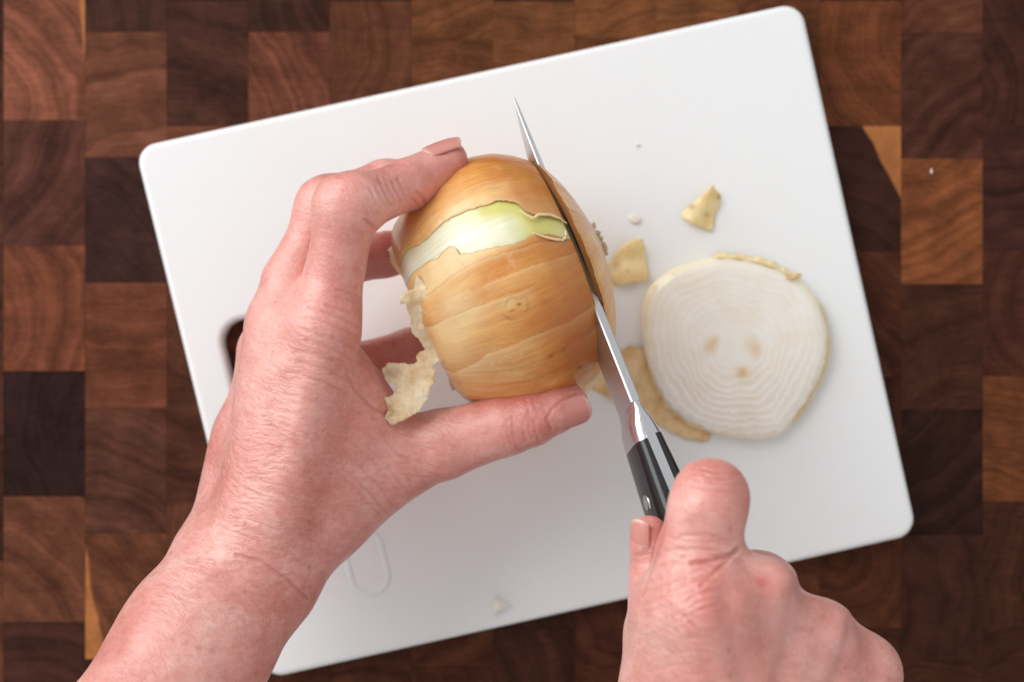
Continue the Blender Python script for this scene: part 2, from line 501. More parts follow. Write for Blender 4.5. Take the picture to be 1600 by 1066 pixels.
def curve_plate(name, loops, thick, bev, mat, parent):
    cu = bpy.data.curves.new(name, 'CURVE')
    cu.dimensions = '2D'; cu.fill_mode = 'BOTH'
    cu.extrude = thick / 2 - bev; cu.bevel_depth = bev; cu.bevel_resolution = 4; cu.offset = -bev
    for lp in loops:
        sp = cu.splines.new('POLY'); sp.points.add(len(lp) - 1); sp.use_cyclic_u = True
        for q, p in zip(sp.points, lp): q.co = (p[0], p[1], 0, 1)
    tmp = bpy.data.objects.new('tmp', cu); col.objects.link(tmp)
    dg = bpy.context.evaluated_depsgraph_get()
    me = bpy.data.meshes.new_from_object(tmp.evaluated_get(dg))
    bpy.data.objects.remove(tmp); bpy.data.curves.remove(cu)
    me.name = name
    me.materials.clear(); me.materials.append(mat)
    o = bpy.data.objects.new(name, me); col.objects.link(o); o.parent = parent
    o.location = (0, 0, thick / 2)
    return o
bc = B(0, 0, 0)
board = empty('cutting_board', (bc.x, bc.y, -BOARD_T), 'white plastic cutting board with rounded corners and grip slot on dark wood', 'cutting board')
board_rel = lambda pts: [tuple((B(a, b) - bc).xy) for a, b in pts]
plate = curve_plate('board_plate', [board_rel(rounded_rect(-bw / 2, -bh_ / 2, bw / 2, bh_ / 2, 32)),
                                    board_rel(rounded_rect(-466, -130, -352, 128, 36))], BOARD_T, 0.0022, M_PLASTIC, board)
for pl in plate.data.polygons: pl.use_smooth = False
try:
    with bpy.context.temp_override(object=plate, selected_objects=[plate], selected_editable_objects=[plate], active_object=plate):
        bpy.ops.object.shade_smooth_by_angle(angle=R(35))
except Exception as ex:
    print('smooth', ex)
# moulded oval ring near the lower left corner
def ring_tube(name, path, r, mat, parent, nseg=8):
    vs, fs = [], []
    n = len(path)
    for i, p in enumerate(path):
        t = (path[(i + 1) % n] - path[i - 1]).normalized()
        s = t.cross(Vector((0, 0, 1))).normalized()
        for k in range(nseg):
            a = 2 * math.pi * k / nseg
            vs.append(p + s * (r * 1.6 * math.cos(a)) + Vector((0, 0, 0.4 * r * math.sin(a))))
    for i in range(n):
        for k in range(nseg):
            j = (i + 1) % n; l = (k + 1) % nseg
            fs.append((i * nseg + k, j * nseg + k, j * nseg + l, i * nseg + l))
    return new_obj(name, vs, fs, mat, parent)
oval = rounded_rect(-357, 232, -299, 334, 28.5, 14)
ring_tube('moulded_ring', [B(a, b, -0.00005) for a, b in oval], 0.0008, M_PLASTIC, board)

# ------------------------------------------------------------------ onion
def tube(vs, fs, pts, rad, ns=6):
    base = len(vs)
    for i, p in enumerate(pts):
        a = pts[min(i + 1, len(pts) - 1)] - pts[max(i - 1, 0)]
        a.normalize()
        u = a.orthogonal().normalized(); w = a.cross(u)
        r = rad[i]
        for k in range(ns):
            th = 2 * math.pi * k / ns
            vs.append(p + u * (r * math.cos(th)) + w * (r * math.sin(th)))
    for i in range(len(pts) - 1):
        for k in range(ns):
            l = (k + 1) % ns
            fs.append((base + i * ns + k, base + i * ns + l, base + (i + 1) * ns + l, base + (i + 1) * ns + k))
    fs.append(tuple(base + k for k in range(ns))[::-1]); fs.append(tuple(base + (len(pts) - 1) * ns + k for k in range(ns)))
AX = Vector((0.912, 0.410, 0.0)).normalized()
VX = Vector((0.410, -0.912, 0.0)).normalized()
ZZ = Vector((0, 0, 1))
OH = 0.0462
OC = P(808, 433, OH)
onion = empty('onion', (OC.x, OC.y, 0), 'large golden onion held on its side, papery skin torn open, knife in it', 'onion')
tk = np.array([-40, -37.5, -36.4, -33.4, -27, -20, -12, -4, 3, 10, 16, 20.8, 24, 26.6, 29.4, 31.2, 32.0])
rk = np.array([22, 25.0, 30.0, 34.6, 38.8, 42.2, 45.1, 46.2, 45.9, 43.9, 40.4, 36.4, 31.0, 25.0, 14.5, 7.0, 2.0])
def prof(t):
    # smooth interpolation of the radius profile (mm)
    t = np.asarray(t, dtype=float)
    tt = np.linspace(-40, 32, 400)
    rr = np.interp(tt, tk, rk)
    ker = np.hanning(25); ker /= ker.sum()
    rp = np.pad(rr, 12, mode='edge'); rs = np.convolve(rp, ker, 'valid')
    return np.interp(t, tt, rs)
def opt(t, phi, r):
    """onion-space (mm, rad, mm) -> world; phi=0 up, positive towards the bottom of the picture"""
    t, phi, r = np.broadcast_arrays(t, phi, r)
    out = np.zeros(t.shape + (3,))
    for i in range(3):
        out[..., i] = OC[i] + 0.001 * (t * AX[i] + r * np.sin(phi) * VX[i] + r * np.cos(phi) * ZZ[i])
    return out
def uv_to_phi(px, py):
    """a photo point on the onion's surface -> (t, phi)"""
    o = np.array([0, 0, D]); tgt = np.array(P(px, py, 0)); d = tgt - o; d /= np.linalg.norm(d)
    for s in np.linspace(0.46, 0.62, 1600):
        q = o + d * s - np.array(OC)
        t = q @ np.array(AX) * 1000; v = q @ np.array(VX) * 1000; z = q[2] * 1000
        if -40 < t < 32 and math.hypot(v, z) <= prof(t):
            return float(t), math.atan2(v, z)
    q = o + d * ((D - OH) / -d[2]) - np.array(OC)
    return float(q @ np.array(AX) * 1000), (math.pi / 2) * np.sign(q @ np.array(VX))
SL_T, SL_TAN, SL_V = 20.8, 0.06, -0.05       # slit: along-axis place at its top, and lean
def slit_t(phi):
    t = np.full(np.shape(phi), 16.0)
    for _ in range(12):
        z = prof(t) * np.cos(phi)
        t = 0.5 * t + 0.5 * (SL_T + (z - 34) * SL_TAN + SL_V * prof(t) * np.sin(phi))
    return t
def slit_gap(phi):
    z = prof(slit_t(phi)) * np.cos(phi)
    return 0.15 + 2.9 * np.clip((z + 2) / 34, 0, 1)
def grid_faces(n, m, wrap=False):
    i, j = np.meshgrid(np.arange(n - 1), np.arange(m if wrap else m - 1), indexing='ij')
    j2 = (j + 1) % m
    return np.stack([i * m + j, (i + 1) * m + j, (i + 1) * m + j2, i * m + j2], -1).reshape(-1, 4)
TL = -36.6
blob = lambda t, p, t0, p0, st, sp: np.exp(-((t - t0) / st) ** 2 - ((p - p0) / sp) ** 2)

# skin boundaries, read along the torn edges
def edge_curve(pts):
    a = np.array([uv_to_phi(*p) for p in pts])
    a = a[np.argsort(a[:, 0])]
    return lambda t: np.interp(t, a[:, 0], a[:, 1])
up = edge_curve([(632, 392), (652, 385), (690, 348), (740, 325), (780, 315), (796, 320), (812, 332), (832, 340), (860, 343), (886, 350)])
low = edge_curve([(648, 425), (662, 414), (680, 405), (698, 389), (706, 388), (712, 401), (732, 398), (760, 391), (800, 384), (830, 368), (860, 371), (884, 377)])
lay = edge_curve([(648, 470), (668, 462), (686, 448), (705, 432), (735, 415), (760, 405), (800, 394), (835, 382), (884, 380)])

# flesh of the big half: open tube closed with a cut face at each end
NPH = 300
phi1 = np.linspace(-math.pi, math.pi, NPH, endpoint=False)
s = np.linspace(0, 1, 90)
ts = slit_t(phi1)
T = TL + s[:, None] * (ts[None, :] - TL)
PH = np.broadcast_to(phi1, T.shape)
RR = prof(T) - 0.9
V = opt(T, PH, RR).reshape(-1, 3)
F = grid_faces(90, NPH, True)
nV = len(V)
capv, capf, capt = [], [], []
def cap(ring_idx, tt_, flip):
    global V, F
    rings = 14
    base = len(V)
    cen = V[ring_idx].mean(0)
    new = []
    for k in range(1, rings):
        f = 1 - k / rings
        new.append(cen + (V[ring_idx] - cen) * f + np.array(AX) * (0.0004 * math.cos(k * 2.2)) * (1 if flip else -1))
    new = np.concatenate(new + [cen[None]])
    V = np.concatenate([V, new])
    prev = np.asarray(ring_idx)
    fs = []
    m = len(prev)
    for k in range(rings - 1):
        cur = base + k * m + np.arange(m)
        fs.append(np.stack([prev, np.roll(prev, -1), np.roll(cur, -1), cur], -1)[:, ::(1 if flip else -1)])
        prev = cur
    c = base + (rings - 1) * m
    fs.append(np.stack([prev, np.roll(prev, -1), np.full(m, c), np.full(m, c)], -1)[:, ::(1 if flip else -1)])
    return fs
f1 = cap(np.arange(NPH), TL, True)
f2 = cap(nV - NPH + np.arange(NPH), 20, False)
F4 = [tuple(dict.fromkeys(map(int, f))) for f in np.concatenate([F] + f1 + f2)]
q = (V - np.array(OC)) * 1000
att_t = q @ np.array(AX); att_v = q @ np.array(VX); att_p = np.arctan2(att_v, q[:, 2])
gt, gp = uv_to_phi(775, 322)
green = 0.75 * blob(att_t, att_p, gt, gp, 9, 0.10) + 0.55 * blob(att_t, att_p, gt + 9, gp + 0.28, 9, 0.22) + 0.3 * np.clip((att_t - 0) / 15, 0, 1)
green = green + 0.42 * np.exp(-((up(att_t) - att_p) * 44 / 4.5) ** 2) + 0.22 * np.exp(-((att_p - low(att_t)) * 44 / 3.0) ** 2)
new_obj('flesh', V, F4, M_OFLESH, onion, attrs=dict(tt=att_t, phi=att_p, green=np.clip(green, 0, 1)))

bl1, bl2 = uv_to_phi(805, 480), uv_to_phi(732, 457)
veins = [edge_curve(c) for c in ([(682, 506), (715, 490), (760, 473), (800, 462)], [(690, 572), (760, 552), (840, 520), (900, 495), (926, 474)],
                                 [(840, 560), (880, 545), (920, 520), (935, 500)], [(770, 440), (830, 415), (890, 398), (905, 390)])]
vr = [(-40, 2), (-40, 30), (5, 30), (-12, 30)]
def shell(name, p_start, p_end, lift, mat, tl=TL, nt=150, npp=520, tmax=None, curl=0.6, edge_amp=0.015, seed=1.0, thick=0.13, ragged=0.5, flush=False):
    tl_e = tl
    sI = np.linspace(0, 1, nt)[:, None]; fI = np.linspace(0, 1, npp)[None, :]
    t0 = tl + sI * (19.0 - tl)
    ps = p_start(t0[:, 0]) + edge_amp * (noise1(t0[:, 0] * 0.45, seed) + 0.6 * noise1(t0[:, 0] * 1.7, seed + 3))
    pe = p_end(t0[:, 0]) + edge_amp * (noise1(t0[:, 0] * 0.45, seed + 7) + 0.6 * noise1(t0[:, 0] * 1.7, seed + 9))
    PHI = ps[:, None] + fI * (pe - ps)[:, None]
    tm = slit_t(PHI)
    rag = ragged * (noise1(PHI[0] * 9, seed + 20) + 0.7 * noise1(PHI[0] * 31, seed + 21))[None, :]
    T = (tl + rag * 1.0) + sI * (tm + 0.25 - tl - rag)
    dist_s = (PHI - ps[:, None]) * prof(T); dist_e = (pe[:, None] - PHI) * prof(T)
    cu = curl * (np.exp(-dist_s / 1.3) + np.exp(-dist_e / 1.3)) * (0.5 + 0.8 * np.abs(noise1(t0[:, 0] * 0.35, seed + 11))[:, None]) * (0.5 + 1.6 * np.clip((T - 4) / 14, 0, 1))
    wav = 0.045 * np.sin(PHI * 23 + 0.6 * np.sin(T * 0.1)) * np.cos(T * 0.03) + 0.02 * np.sin(PHI * 61 + T * 0.02)
    RR = prof(T) + lift + cu + wav
    if flush: RR = RR - 0.74 * np.exp(-dist_e / 1.2) / (1 + np.exp((T - 3) * 0.8))
    bl = np.zeros_like(T)
    for (bt, bp), rad in ((bl1, 3.2), (bl2, 2.0)):
        dd = np.sqrt(((T - bt) / 1.5) ** 2 + ((PHI - bp) * prof(T)) ** 2)
        th_ = np.arctan2((PHI - bp) * prof(T), (T - bt) / 1.5)
        dd = dd + 0.35 * np.sin(th_ * 2 + bt) + 0.2 * np.sin(th_ * 5 + 1)
        ringv = np.exp(-((dd - rad) / 0.35) ** 2) * (0.55 + 0.45 * np.sin(th_ * 3 + bt))
        k_ = 1.0 if rad > 3 else 0.25
        bl += k_ * 0.35 * ringv + k_ * 0.85 * np.exp(-(((T - bt - 1.5) / 0.8) ** 2 + ((PHI - bp + 0.01) * prof(T) / 0.6) ** 2)) + k_ * 0.6 * np.exp(-(((T - bt + 1.4) / 1.1) ** 2 + ((PHI - bp - 0.012) * prof(T) / 0.4) ** 2))
        RR = RR + 0.10 * ringv
    for a_, b_, c_ in ((905, 572, 0.9), (860, 555, 0.5), (880, 545, 0.45)):
        dt_, dp_ = uv_to_phi(a_, b_)
        bl += c_ * np.exp(-((T - dt_) ** 2 + ((PHI - dp_) * prof(T)) ** 2) / 0.9)
    ve = np.zeros_like(T); band = np.zeros_like(T); dband = np.zeros_like(T)
    for i, vc in enumerate(veins):
        dd = (PHI - vc(T)) * prof(T) + 0.10 * np.sin(T * 0.6)
        on = 1 / (1 + np.exp(-(T - vr[i][0]) * 2)) * 1 / (1 + np.exp((T - vr[i][1]) * 2))
        ve += 0.55 * np.exp(-(dd / 0.24) ** 2) * on * (0.55 + 0.45 * np.sin(T * 0.5 + i * 2) * np.cos(T * 0.23))
        band = band + 0.42 * np.exp(-np.clip(dd, 0, 50) / 4.5) * (dd > 0) * on
        dband = dband + 0.32 * np.exp(-np.clip(-dd, 0, 50) / 3.0) * (dd < 0) * on
        RR = RR + 0.25 / (1 + np.exp(-dd * 4)) * np.exp(-np.clip(dd, 0, 9) / 5) * on
    ve += 0.9 * np.exp(-dist_s / 0.25) * 0.6
    pl = (0.75 * blob(T, PHI, *uv_to_phi(718, 478), 7.5, 0.17) + 0.5 * blob(T, PHI, *uv_to_phi(705, 545), 9, 0.35)
          + 0.6 * blob(T, PHI, *uv_to_phi(690, 590), 10, 0.3) + band + 0.72 * np.exp(-dist_e / 9) * np.clip((T + 30) / 20, 0.35, 1) + 0.6 * np.exp(-dist_s / 1.1))
    pl = pl + 0.7 / (1 + np.exp(-(lay(T) - PHI) * 60)) / (1 + np.exp((-60 * (PHI - low(T) + 0.1)))) / (1 + np.exp((T + 2) * 0.25))
    pl = pl + 0.20 / (1 + np.exp((T + 10) * 0.22))  # left half painted paler, standing in for the onion's lit side
    dk = (dband + 0.58 / (1 + np.exp(-(T - 8) * 0.3)) + 0.75 * blob(T, PHI, *uv_to_phi(895, 555), 9, 0.32) + 0.35 * blob(T, PHI, *uv_to_phi(780, 258), 16, 0.22) + 0.5 * blob(T, PHI, *uv_to_phi(650, 350), 7, 0.25)  # browner right end, plus lower-right shade painted into the skin colour
          + 0.35 * blob(T, PHI, *uv_to_phi(860, 490), 12, 0.16))
    Vo = opt(T, PHI, RR); Vi = opt(T, PHI, RR - thick)
    n, m = T.shape
    f = grid_faces(n, m)
    F = [f, (f + n * m)[:, ::-1]]
    a = np.arange(n * m).reshape(n, m)
    for strip, fl in ((a[0], False), (a[-1], True), (a[:, 0], True), (a[:, -1], False)):
        qd = np.stack([strip[:-1], strip[1:], strip[1:] + n * m, strip[:-1] + n * m], -1)
        F.append(qd[:, ::-1] if fl else qd)
    two = lambda x: np.concatenate([x.ravel(), x.ravel()])
    return new_obj(name, np.concatenate([Vo.reshape(-1, 3), Vi.reshape(-1, 3)]), np.concatenate(F), mat, onion,
                   attrs=dict(tt=two(T), phi=two(PHI), pale=np.clip(two(pl), 0, .9), dark=np.clip(two(dk), 0, 1), vein=np.clip(two(ve), 0, 1), blem=np.clip(two(bl), 0, 1)))
shell('papery_skin', low, lambda t: up(t) + 2 * math.pi, 0.0, M_OSKIN, curl=0.08, seed=2.0, flush=True)
shell('overlapping_skin_layer', lay, lambda t: 0 * t + 2.2, 0.36, M_OSKIN, tl=TL + 1.2, npp=300, curl=0.16, edge_amp=0.010, seed=5.0)
def curl_strip(pts, r0, seed):
    vs, fs = [], []
    path = []
    for i in range(len(pts) - 1):
        for k in range(6):
            f = k / 6
            a_, b_ = uv_to_phi(*pts[i]), uv_to_phi(*pts[i + 1])
            t_, p_ = a_[0] * (1 - f) + b_[0] * f, a_[1] * (1 - f) + b_[1] * f
            j_ = mnoise.noise((i * 6 + k + seed, seed, 0)) * 0.5
            path.append(Vector(opt(np.array(t_), np.array(p_ + j_ * 0.012), prof(t_) + 0.75 + 0.5 * j_)))
    n_ = len(path)
    rad_ = [r0 * (0.35 + 0.65 * math.sin(math.pi * (i + 0.5) / n_)) * (1 + 0.25 * mnoise.noise((i * 0.6, seed, 2))) for i in range(n_)]
    tube(vs, fs, path, rad_, 8)
    z_ = np.zeros(len(vs))
    new_obj('curled_skin_edge', vs, fs, M_OSKIN_PALE, onion, attrs=dict(tt=np.arange(len(vs)) * 0.2, phi=np.tile(np.arange(8) * 0.04, n_), pale=z_ + 0.45, dark=z_, vein=z_, blem=z_))
# rim of inner skin standing proud of the cut end at the left
def rim_layer(name, p0, p1, rr, t0, t1, mat, seed):
    n, m = 12, 90
    PHI = np.broadcast_to(np.linspace(p0, p1, m), (n, m))
    fI = np.linspace(0, 1, n)[:, None]
    fade = np.sin(np.linspace(0, math.pi, m)) ** 0.5
    rag = 0.9 * noise1(PHI[0] * 9, seed) + 0.5 * noise1(PHI[0] * 28, seed)
    T = t1 + (t0 - t1 + rag)[None, :] * fI * fade[None, :] * -1 * -1
    RR = prof(np.full_like(T, TL)) + rr - 0.10 * (t1 - T) + 0.3 * noise1(PHI[0] * 6, seed + 2)[None, :]
    Vo, Vi = opt(T, PHI, RR), opt(T, PHI, RR - 0.25)
    f = grid_faces(n, m)
    F = np.concatenate([f, (f + n * m)[:, ::-1]])
    z = np.zeros(2 * n * m)
    return new_obj(name, np.concatenate([Vo.reshape(-1, 3), Vi.reshape(-1, 3)]), F, mat, onion,
                   attrs=dict(tt=np.tile(T.ravel(), 2), phi=np.tile(PHI.ravel(), 2), pale=z + 0.35, dark=z, vein=z, blem=z))
rim_layer('dry_skin_rim', -1.45, -0.5, 0.6, TL - 1.6, TL + 1.4, M_OSKIN_PALE, 3.3)
rim_layer('dry_skin_rim', 0.9, 1.9, -0.2, TL - 1.2, TL + 1.0, M_OSKIN_PALE, 8.1)

# the nearly severed end beyond the slit
nt2 = 46
s2 = np.linspace(0, 1, nt2)
ts2 = slit_t(phi1)
g2 = slit_gap(phi1)
T0 = ts2[None, :] + s2[:, None] * (31.6 - ts2[None, :])
R0 = prof(T0) * (1 + 0.0 * T0)
# swing the end piece outwards a little (a shear that grows with height)
Z0 = R0 * np.cos(PH[:1])
open_ = np.clip((Z0 + 2) / 34, 0, 1.2)
T1 = T0 + 0.15 + 2.9 * open_
for nm, inset, mat in (('end_piece_flesh', 1.1, M_OFLESH), ('end_piece_skin', 0.0, M_OSKIN)):
    rag = 0.35 * noise1(phi1 * 8, 4.0) + 0.25 * noise1(phi1 * 30, 5.0)
    Tb = ts2[None, :] + 2.9 + s2[:, None] * 0.4 * (31.6 - ts2[None, :]) if inset else T0
    R0 = prof(Tb) - (0.6 if inset else 0)
    Tn = Tb + 0.15 + 2.9 * np.clip((prof(Tb) * np.cos(PH[:1]) + 2) / 34, 0, 1.2) + (0 if inset else (rag * (1 - s2[:, None])))
    Vx = opt(Tn, np.broadcast_to(phi1, T0.shape), np.maximum(R0 - inset + 0.12 * np.sin(phi1 * 29)[None, :], 0.3))
    V = Vx.reshape(-1, 3)
    F = grid_faces(nt2, NPH, True)
    nV = len(V)
    if inset:
        f1 = cap(np.arange(NPH), 0, True)
        Fl = [tuple(dict.fromkeys(map(int, f))) for f in np.concatenate([F] + f1)]
    else:
        Vin = opt(Tn, np.broadcast_to(phi1, T0.shape), np.maximum(R0 - 0.35, 0.2)).reshape(-1, 3)
        V = np.concatenate([V, Vin])
        st = np.arange(NPH)
        Fl = np.concatenate([F, (F + nV)[:, ::-1], np.stack([st, np.roll(st, -1), np.roll(st, -1) + nV, st + nV], -1)])
    q = (V - np.array(OC)) * 1000
    at_, av_ = q @ np.array(AX), q @ np.array(VX)
    ap_ = np.arctan2(av_, q[:, 2])
    z = np.zeros(len(V))
    A = dict(tt=at_, phi=ap_, green=z) if inset else dict(tt=at_, phi=ap_, pale=z + 0.30, dark=z, vein=z, blem=z)
    new_obj(nm, V, Fl, mat, onion, attrs=A)
n_, m_ = 5, NPH
fI = np.linspace(0, 1, n_)[:, None]
Ta = ts2[None, :] + 0.05 - fI * 1.7
Ra = prof(Ta) - 0.15 - fI * 3.6 + 0.12 * np.sin(phi1 * 19)[None, :]
Ta = Ta + 0.15 + 2.9 * np.clip((prof(ts2) * np.cos(phi1) + 2) / 34, 0, 1.2)[None, :]
Pa = np.broadcast_to(phi1, Ta.shape)
z = np.zeros(Ta.size)
new_obj('dry_skin_layer', opt(Ta, Pa, Ra).reshape(-1, 3), grid_faces(n_, m_, True), M_OSKIN, onion, attrs=dict(tt=Ta.ravel(), phi=Pa.ravel(), pale=z, dark=z, vein=z + 1.0, blem=z))
# root tuft: short dry root stubs
curl_strip([(812, 330), (824, 338), (834, 343), (842, 337), (860, 337), (876, 343), (888, 352)], 0.00055, 1.0)
curl_strip([(832, 364), (850, 371), (868, 375), (880, 376), (885, 370), (883, 358)], 0.0005, 5.0)
rt = []
rf = []
rc = opt(np.array(33.6), np.array(0.0), np.array(0.0))
for i in range(60):
    a = random.uniform(0, 2 * math.pi); rr = 5.2 * math.sqrt(random.random())
    d = VX * (math.cos(a) * rr) + ZZ * (math.sin(a) * rr)
    p0 = Vector(rc) + (d + AX * -2.0) * 0.001
    L = random.uniform(0.7, 1.9)
    p1 = p0 + (AX * L + d * 0.25 + Vector((random.uniform(-1, 1), random.uniform(-1, 1), random.uniform(-1, 1))) * 0.8) * 0.001
    tube(rt, rf, [p0, p0.lerp(p1, 0.55) + Vector((0, 0, random.uniform(-.3, .3))) * 0.001, p1], [0.0010, 0.0009, 0.0006], 5)
root_mat = mat_peel('dry_root', lin(224, 202, 172), lin(206, 180, 148), lin(178, 150, 120), 0.0)
new_obj('root_tuft', rt, rf, root_mat, onion)

# ------------------------------------------------------------------ thin sheets (peel, scraps)
def sheet(name, outline, hfun, mat, parent=None, step=5.0, jag=1.2, thick=0.00012, seed=0.0, stain=None, sub=9):
    pts = []
    n = len(outline)
    for i in range(n):
        a, b = Vector(outline[i]), Vector(outline[(i + 1) % n])
        k = max(1, int((b - a).length / (step * 0.8)))
        for j in range(k):
            p = a.lerp(b, j / k)
            if j: p += Vector((random.uniform(-jag, jag), random.uniform(-jag, jag)))
            pts.append(p)
    xs = [p.x for p in pts]; ys = [p.y for p in pts]
    nb = len(pts)
    y = min(ys)
    inner = []
    def inside(p):
        c = False
        for i in range(nb):
            a, b = pts[i], pts[i - 1]
            if (a.y > p.y) != (b.y > p.y) and p.x < (b.x - a.x) * (p.y - a.y) / (b.y - a.y) + a.x: c = not c
        return c
    while y < max(ys):
        x = min(xs)
        while x < max(xs):
            p = Vector((x + random.uniform(-.2, .2) * step, y + random.uniform(-.2, .2) * step))
            if inside(p) and min((p - q_).length for q_ in pts) > step * 0.5: inner.append(p)
            x += step
        y += step
    co, ed, fc, *_ = delaunay_2d_cdt(pts + inner, [(i, (i + 1) % nb) for i in range(nb)], [list(range(nb))], 1, 1e-4)
    W = []
    st = []
    for p in co:
        h = hfun(p.x, p.y)
        W.append(P(p.x, p.y, h))
        st.append(stain(p.x, p.y) if stain else 0.0)
    nn = len(W)
    W2 = [w - Vector((0, 0, thick)) for w in W]
    F = []
    cnt = {}
    for f in fc:
        a, b, c = [co[i] for i in f]
        if (b - a).cross(c - a) < 0: f = f[::-1]
        f = list(f)[::-1]          # photo y runs down: flip so that faces look up
        F.append(tuple(f)); F.append(tuple(i + nn for i in f[::-1]))
        for i in range(3): cnt[(f[i], f[(i + 1) % 3])] = 1
    for (a, b) in cnt:
        if (b, a) not in cnt: F.append((b, a, a + nn, b + nn))
    return new_obj(name, W + W2, F, mat, parent, attrs=dict(stain=st + st))

def peel_h(x, y):
    h = 0.0815 - 0.014 * max(0, min(1, (y - 470) / 80)) + 0.004 * max(0, min(1, (y - 560) / 90))
    h += 0.00022 * math.sin((0.25 * x + 1.0 * y) * 0.42) + 0.0004 * math.sin(0.11 * y + 0.05 * x) + 0.0003 * math.sin((x * 0.9 - y * 1.2) * 0.21) + 0.0008 * mnoise.noise((x * 0.05, y * 0.05, 3))
    h += 0.004 * max(0, (650 - x) / 40) * (1 if y < 520 else 0)
    return h
peel_out = [(652, 428), (646, 452), (636, 455), (624, 466), (626, 476), (634, 474), (642, 505), (643, 520), (655, 532), (664, 546), (656, 549), (650, 556), (652, 564),
            (646, 569), (606, 566), (602, 573), (596, 577), (602, 592), (610, 600), (622, 602), (613, 618), (600, 622), (605, 640), (601, 654), (613, 665), (640, 652), (655, 644),
            (669, 622), (672, 606), (681, 597), (677, 590), (683, 581), (676, 574), (690, 561), (684, 556), (686, 544), (680, 536), (684, 520), (684, 505), (677, 487), (668, 470), (672, 455)]
sheet('loose_peel', peel_out, peel_h, M_PEEL, onion, step=4.0, jag=1.0, stain=lambda x, y: 0.9 * math.exp(-((x - 608) / 10) ** 2 - ((y - 640) / 16) ** 2) * (0.5 + mnoise.noise((x * .3, y * .3, 0))) + 0.5 * math.exp(-((x - 612) / 14) ** 2 - ((y - 584) / 12) ** 2))
sheet('hanging_skin_flap', [(893, 612), (908, 596), (928, 580), (946, 560), (950, 566), (946, 582), (934, 598), (918, 612), (905, 622)],
      lambda x, y: 0.030 + 0.00015 * (x - 905) + 0.0008 * math.sin((x + y) * 0.2), M_PEEL, onion, step=5)

scrap_pts = [(1092, 311), (1100, 302), (1113, 289), (1118, 296), (1126, 305), (1127, 315), (1118, 335), (1114, 357), (1108, 362), (1085, 351), (1064, 338), (1066, 332), (1080, 319)]
s1 = sheet('skin_scrap', scrap_pts, lambda x, y: 0.0022 + 0.0012 * math.sin(x * 0.09 + y * 0.05) + 0.0015 * max(0, (335 - y) / 45), M_SCRAP, None, step=4, jag=0.8,
           stain=lambda x, y: 0.7 * math.exp(-((x - 1080) / 6) ** 2 - ((y - 322) / 5) ** 2) + 0.5 * math.exp(-((x - 1104) / 4) ** 2 - ((y - 335) / 4) ** 2) + 0.9 * math.exp(-((x - 1123) / 3) ** 2 - ((y - 308) / 3) ** 2))
tag(s1, 'small wedge of yellow onion skin lying alone near the upper right of the board', 'onion skin', 'onion skin scraps on the board')
s2_ = sheet('skin_scrap', [(952, 412), (962, 396), (975, 382), (990, 374), (1004, 373), (1010, 400), (1014, 437), (1000, 441), (958, 447), (954, 430)],
            lambda x, y: 0.0020 + 0.0016 * math.sin((x - 950) * 0.05) ** 2 + 0.0006 * math.sin(y * .15), M_SCRAP, None, step=5, jag=0.6,
            stain=lambda x, y: 0.6 * math.exp(-((x - 962) / 8) ** 2 - ((y - 416) / 8) ** 2) + 0.5 * math.exp(-((x - 980) / 4) ** 2 - ((y - 424) / 4) ** 2))
tag(s2_, 'quarter round yellow onion skin piece between the whole onion and the cut slice', 'onion skin', 'onion skin scraps on the board')
s3 = sheet('skin_scrap', [(922, 606), (940, 582), (960, 552), (984, 540), (1010, 546), (1040, 580), (1080, 622), (1118, 664), (1106, 690), (1070, 686), (1030, 664), (1000, 650), (966, 626), (940, 616)],
           lambda x, y: 0.0012 + 0.0009 * math.sin(x * 0.08 + y * 0.04) * (1 if x < 1005 else 0.2), M_BIGSCRAP, None, step=7, jag=1.2)
tag(s3, 'large brown onion skin piece tucked under the cut slice beside the blade', 'onion skin', 'onion skin scraps on the board')

def crumb(name, cx, cy, rx, ry, hz, mat, label, seed, pts=None, z0=0.0):
    bm = bmesh.new()
    bmesh.ops.create_icosphere(bm, subdivisions=3, radius=1)
    c = P(cx, cy, z0)
    vs = []
    for v in bm.verts:
        n = 1 + 0.45 * mnoise.noise(v.co * 1.3 + Vector((seed, 0, 0))) + 0.2 * mnoise.noise(v.co * 3 + Vector((seed, 5, 0)))
        vs.append(c + Vector((v.co.x * rx * S0 * n, v.co.y * ry * S0 * n, (v.co.z * 0.5 + 0.5) * hz)))
    fs = [tuple(v.index for v in f.verts) for f in bm.faces]
    bm.free()
    z = np.zeros(len(vs))
    o = new_obj(name, vs, fs, mat, attrs=dict(stain=z))
    return tag(o, label, 'onion crumb', 'onion crumbs on the board')
cr = sheet('onion_crumb', [(773, 934), (782, 938), (797, 945), (786, 952), (772, 963), (770, 950)], lambda x, y: 0.0018 + 0.002 * math.exp(-((x - 780) / 9) ** 2) + 0.001 * math.sin(y * .3), M_PALE, None, step=4, jag=0.3, thick=0.0008)
tag(cr, 'white triangular onion crumb near the front edge of the cutting board', 'onion crumb', 'onion crumbs on the board')
cb = sheet('onion_crumb', [(981, 338), (988, 334), (999, 338), (1002, 345), (994, 350), (984, 346)], lambda x, y: 0.0007 + 0.0004 * math.exp(-((x - 990) / 5) ** 2), M_PALE, None, step=3, jag=0.4, thick=0.0003)
tag(cb, 'tiny translucent onion crumb just above the quarter round skin piece', 'onion crumb', 'onion crumbs on the board')
cb = sheet('onion_crumb', [(991, 226), (995, 223), (1000, 226), (997, 230)], lambda x, y: 0.0005, M_PALE, None, step=2.5, jag=0.2, thick=0.0002)
tag(cb, 'tiniest onion fleck alone on the upper middle of the board', 'onion crumb', 'onion crumbs on the board')
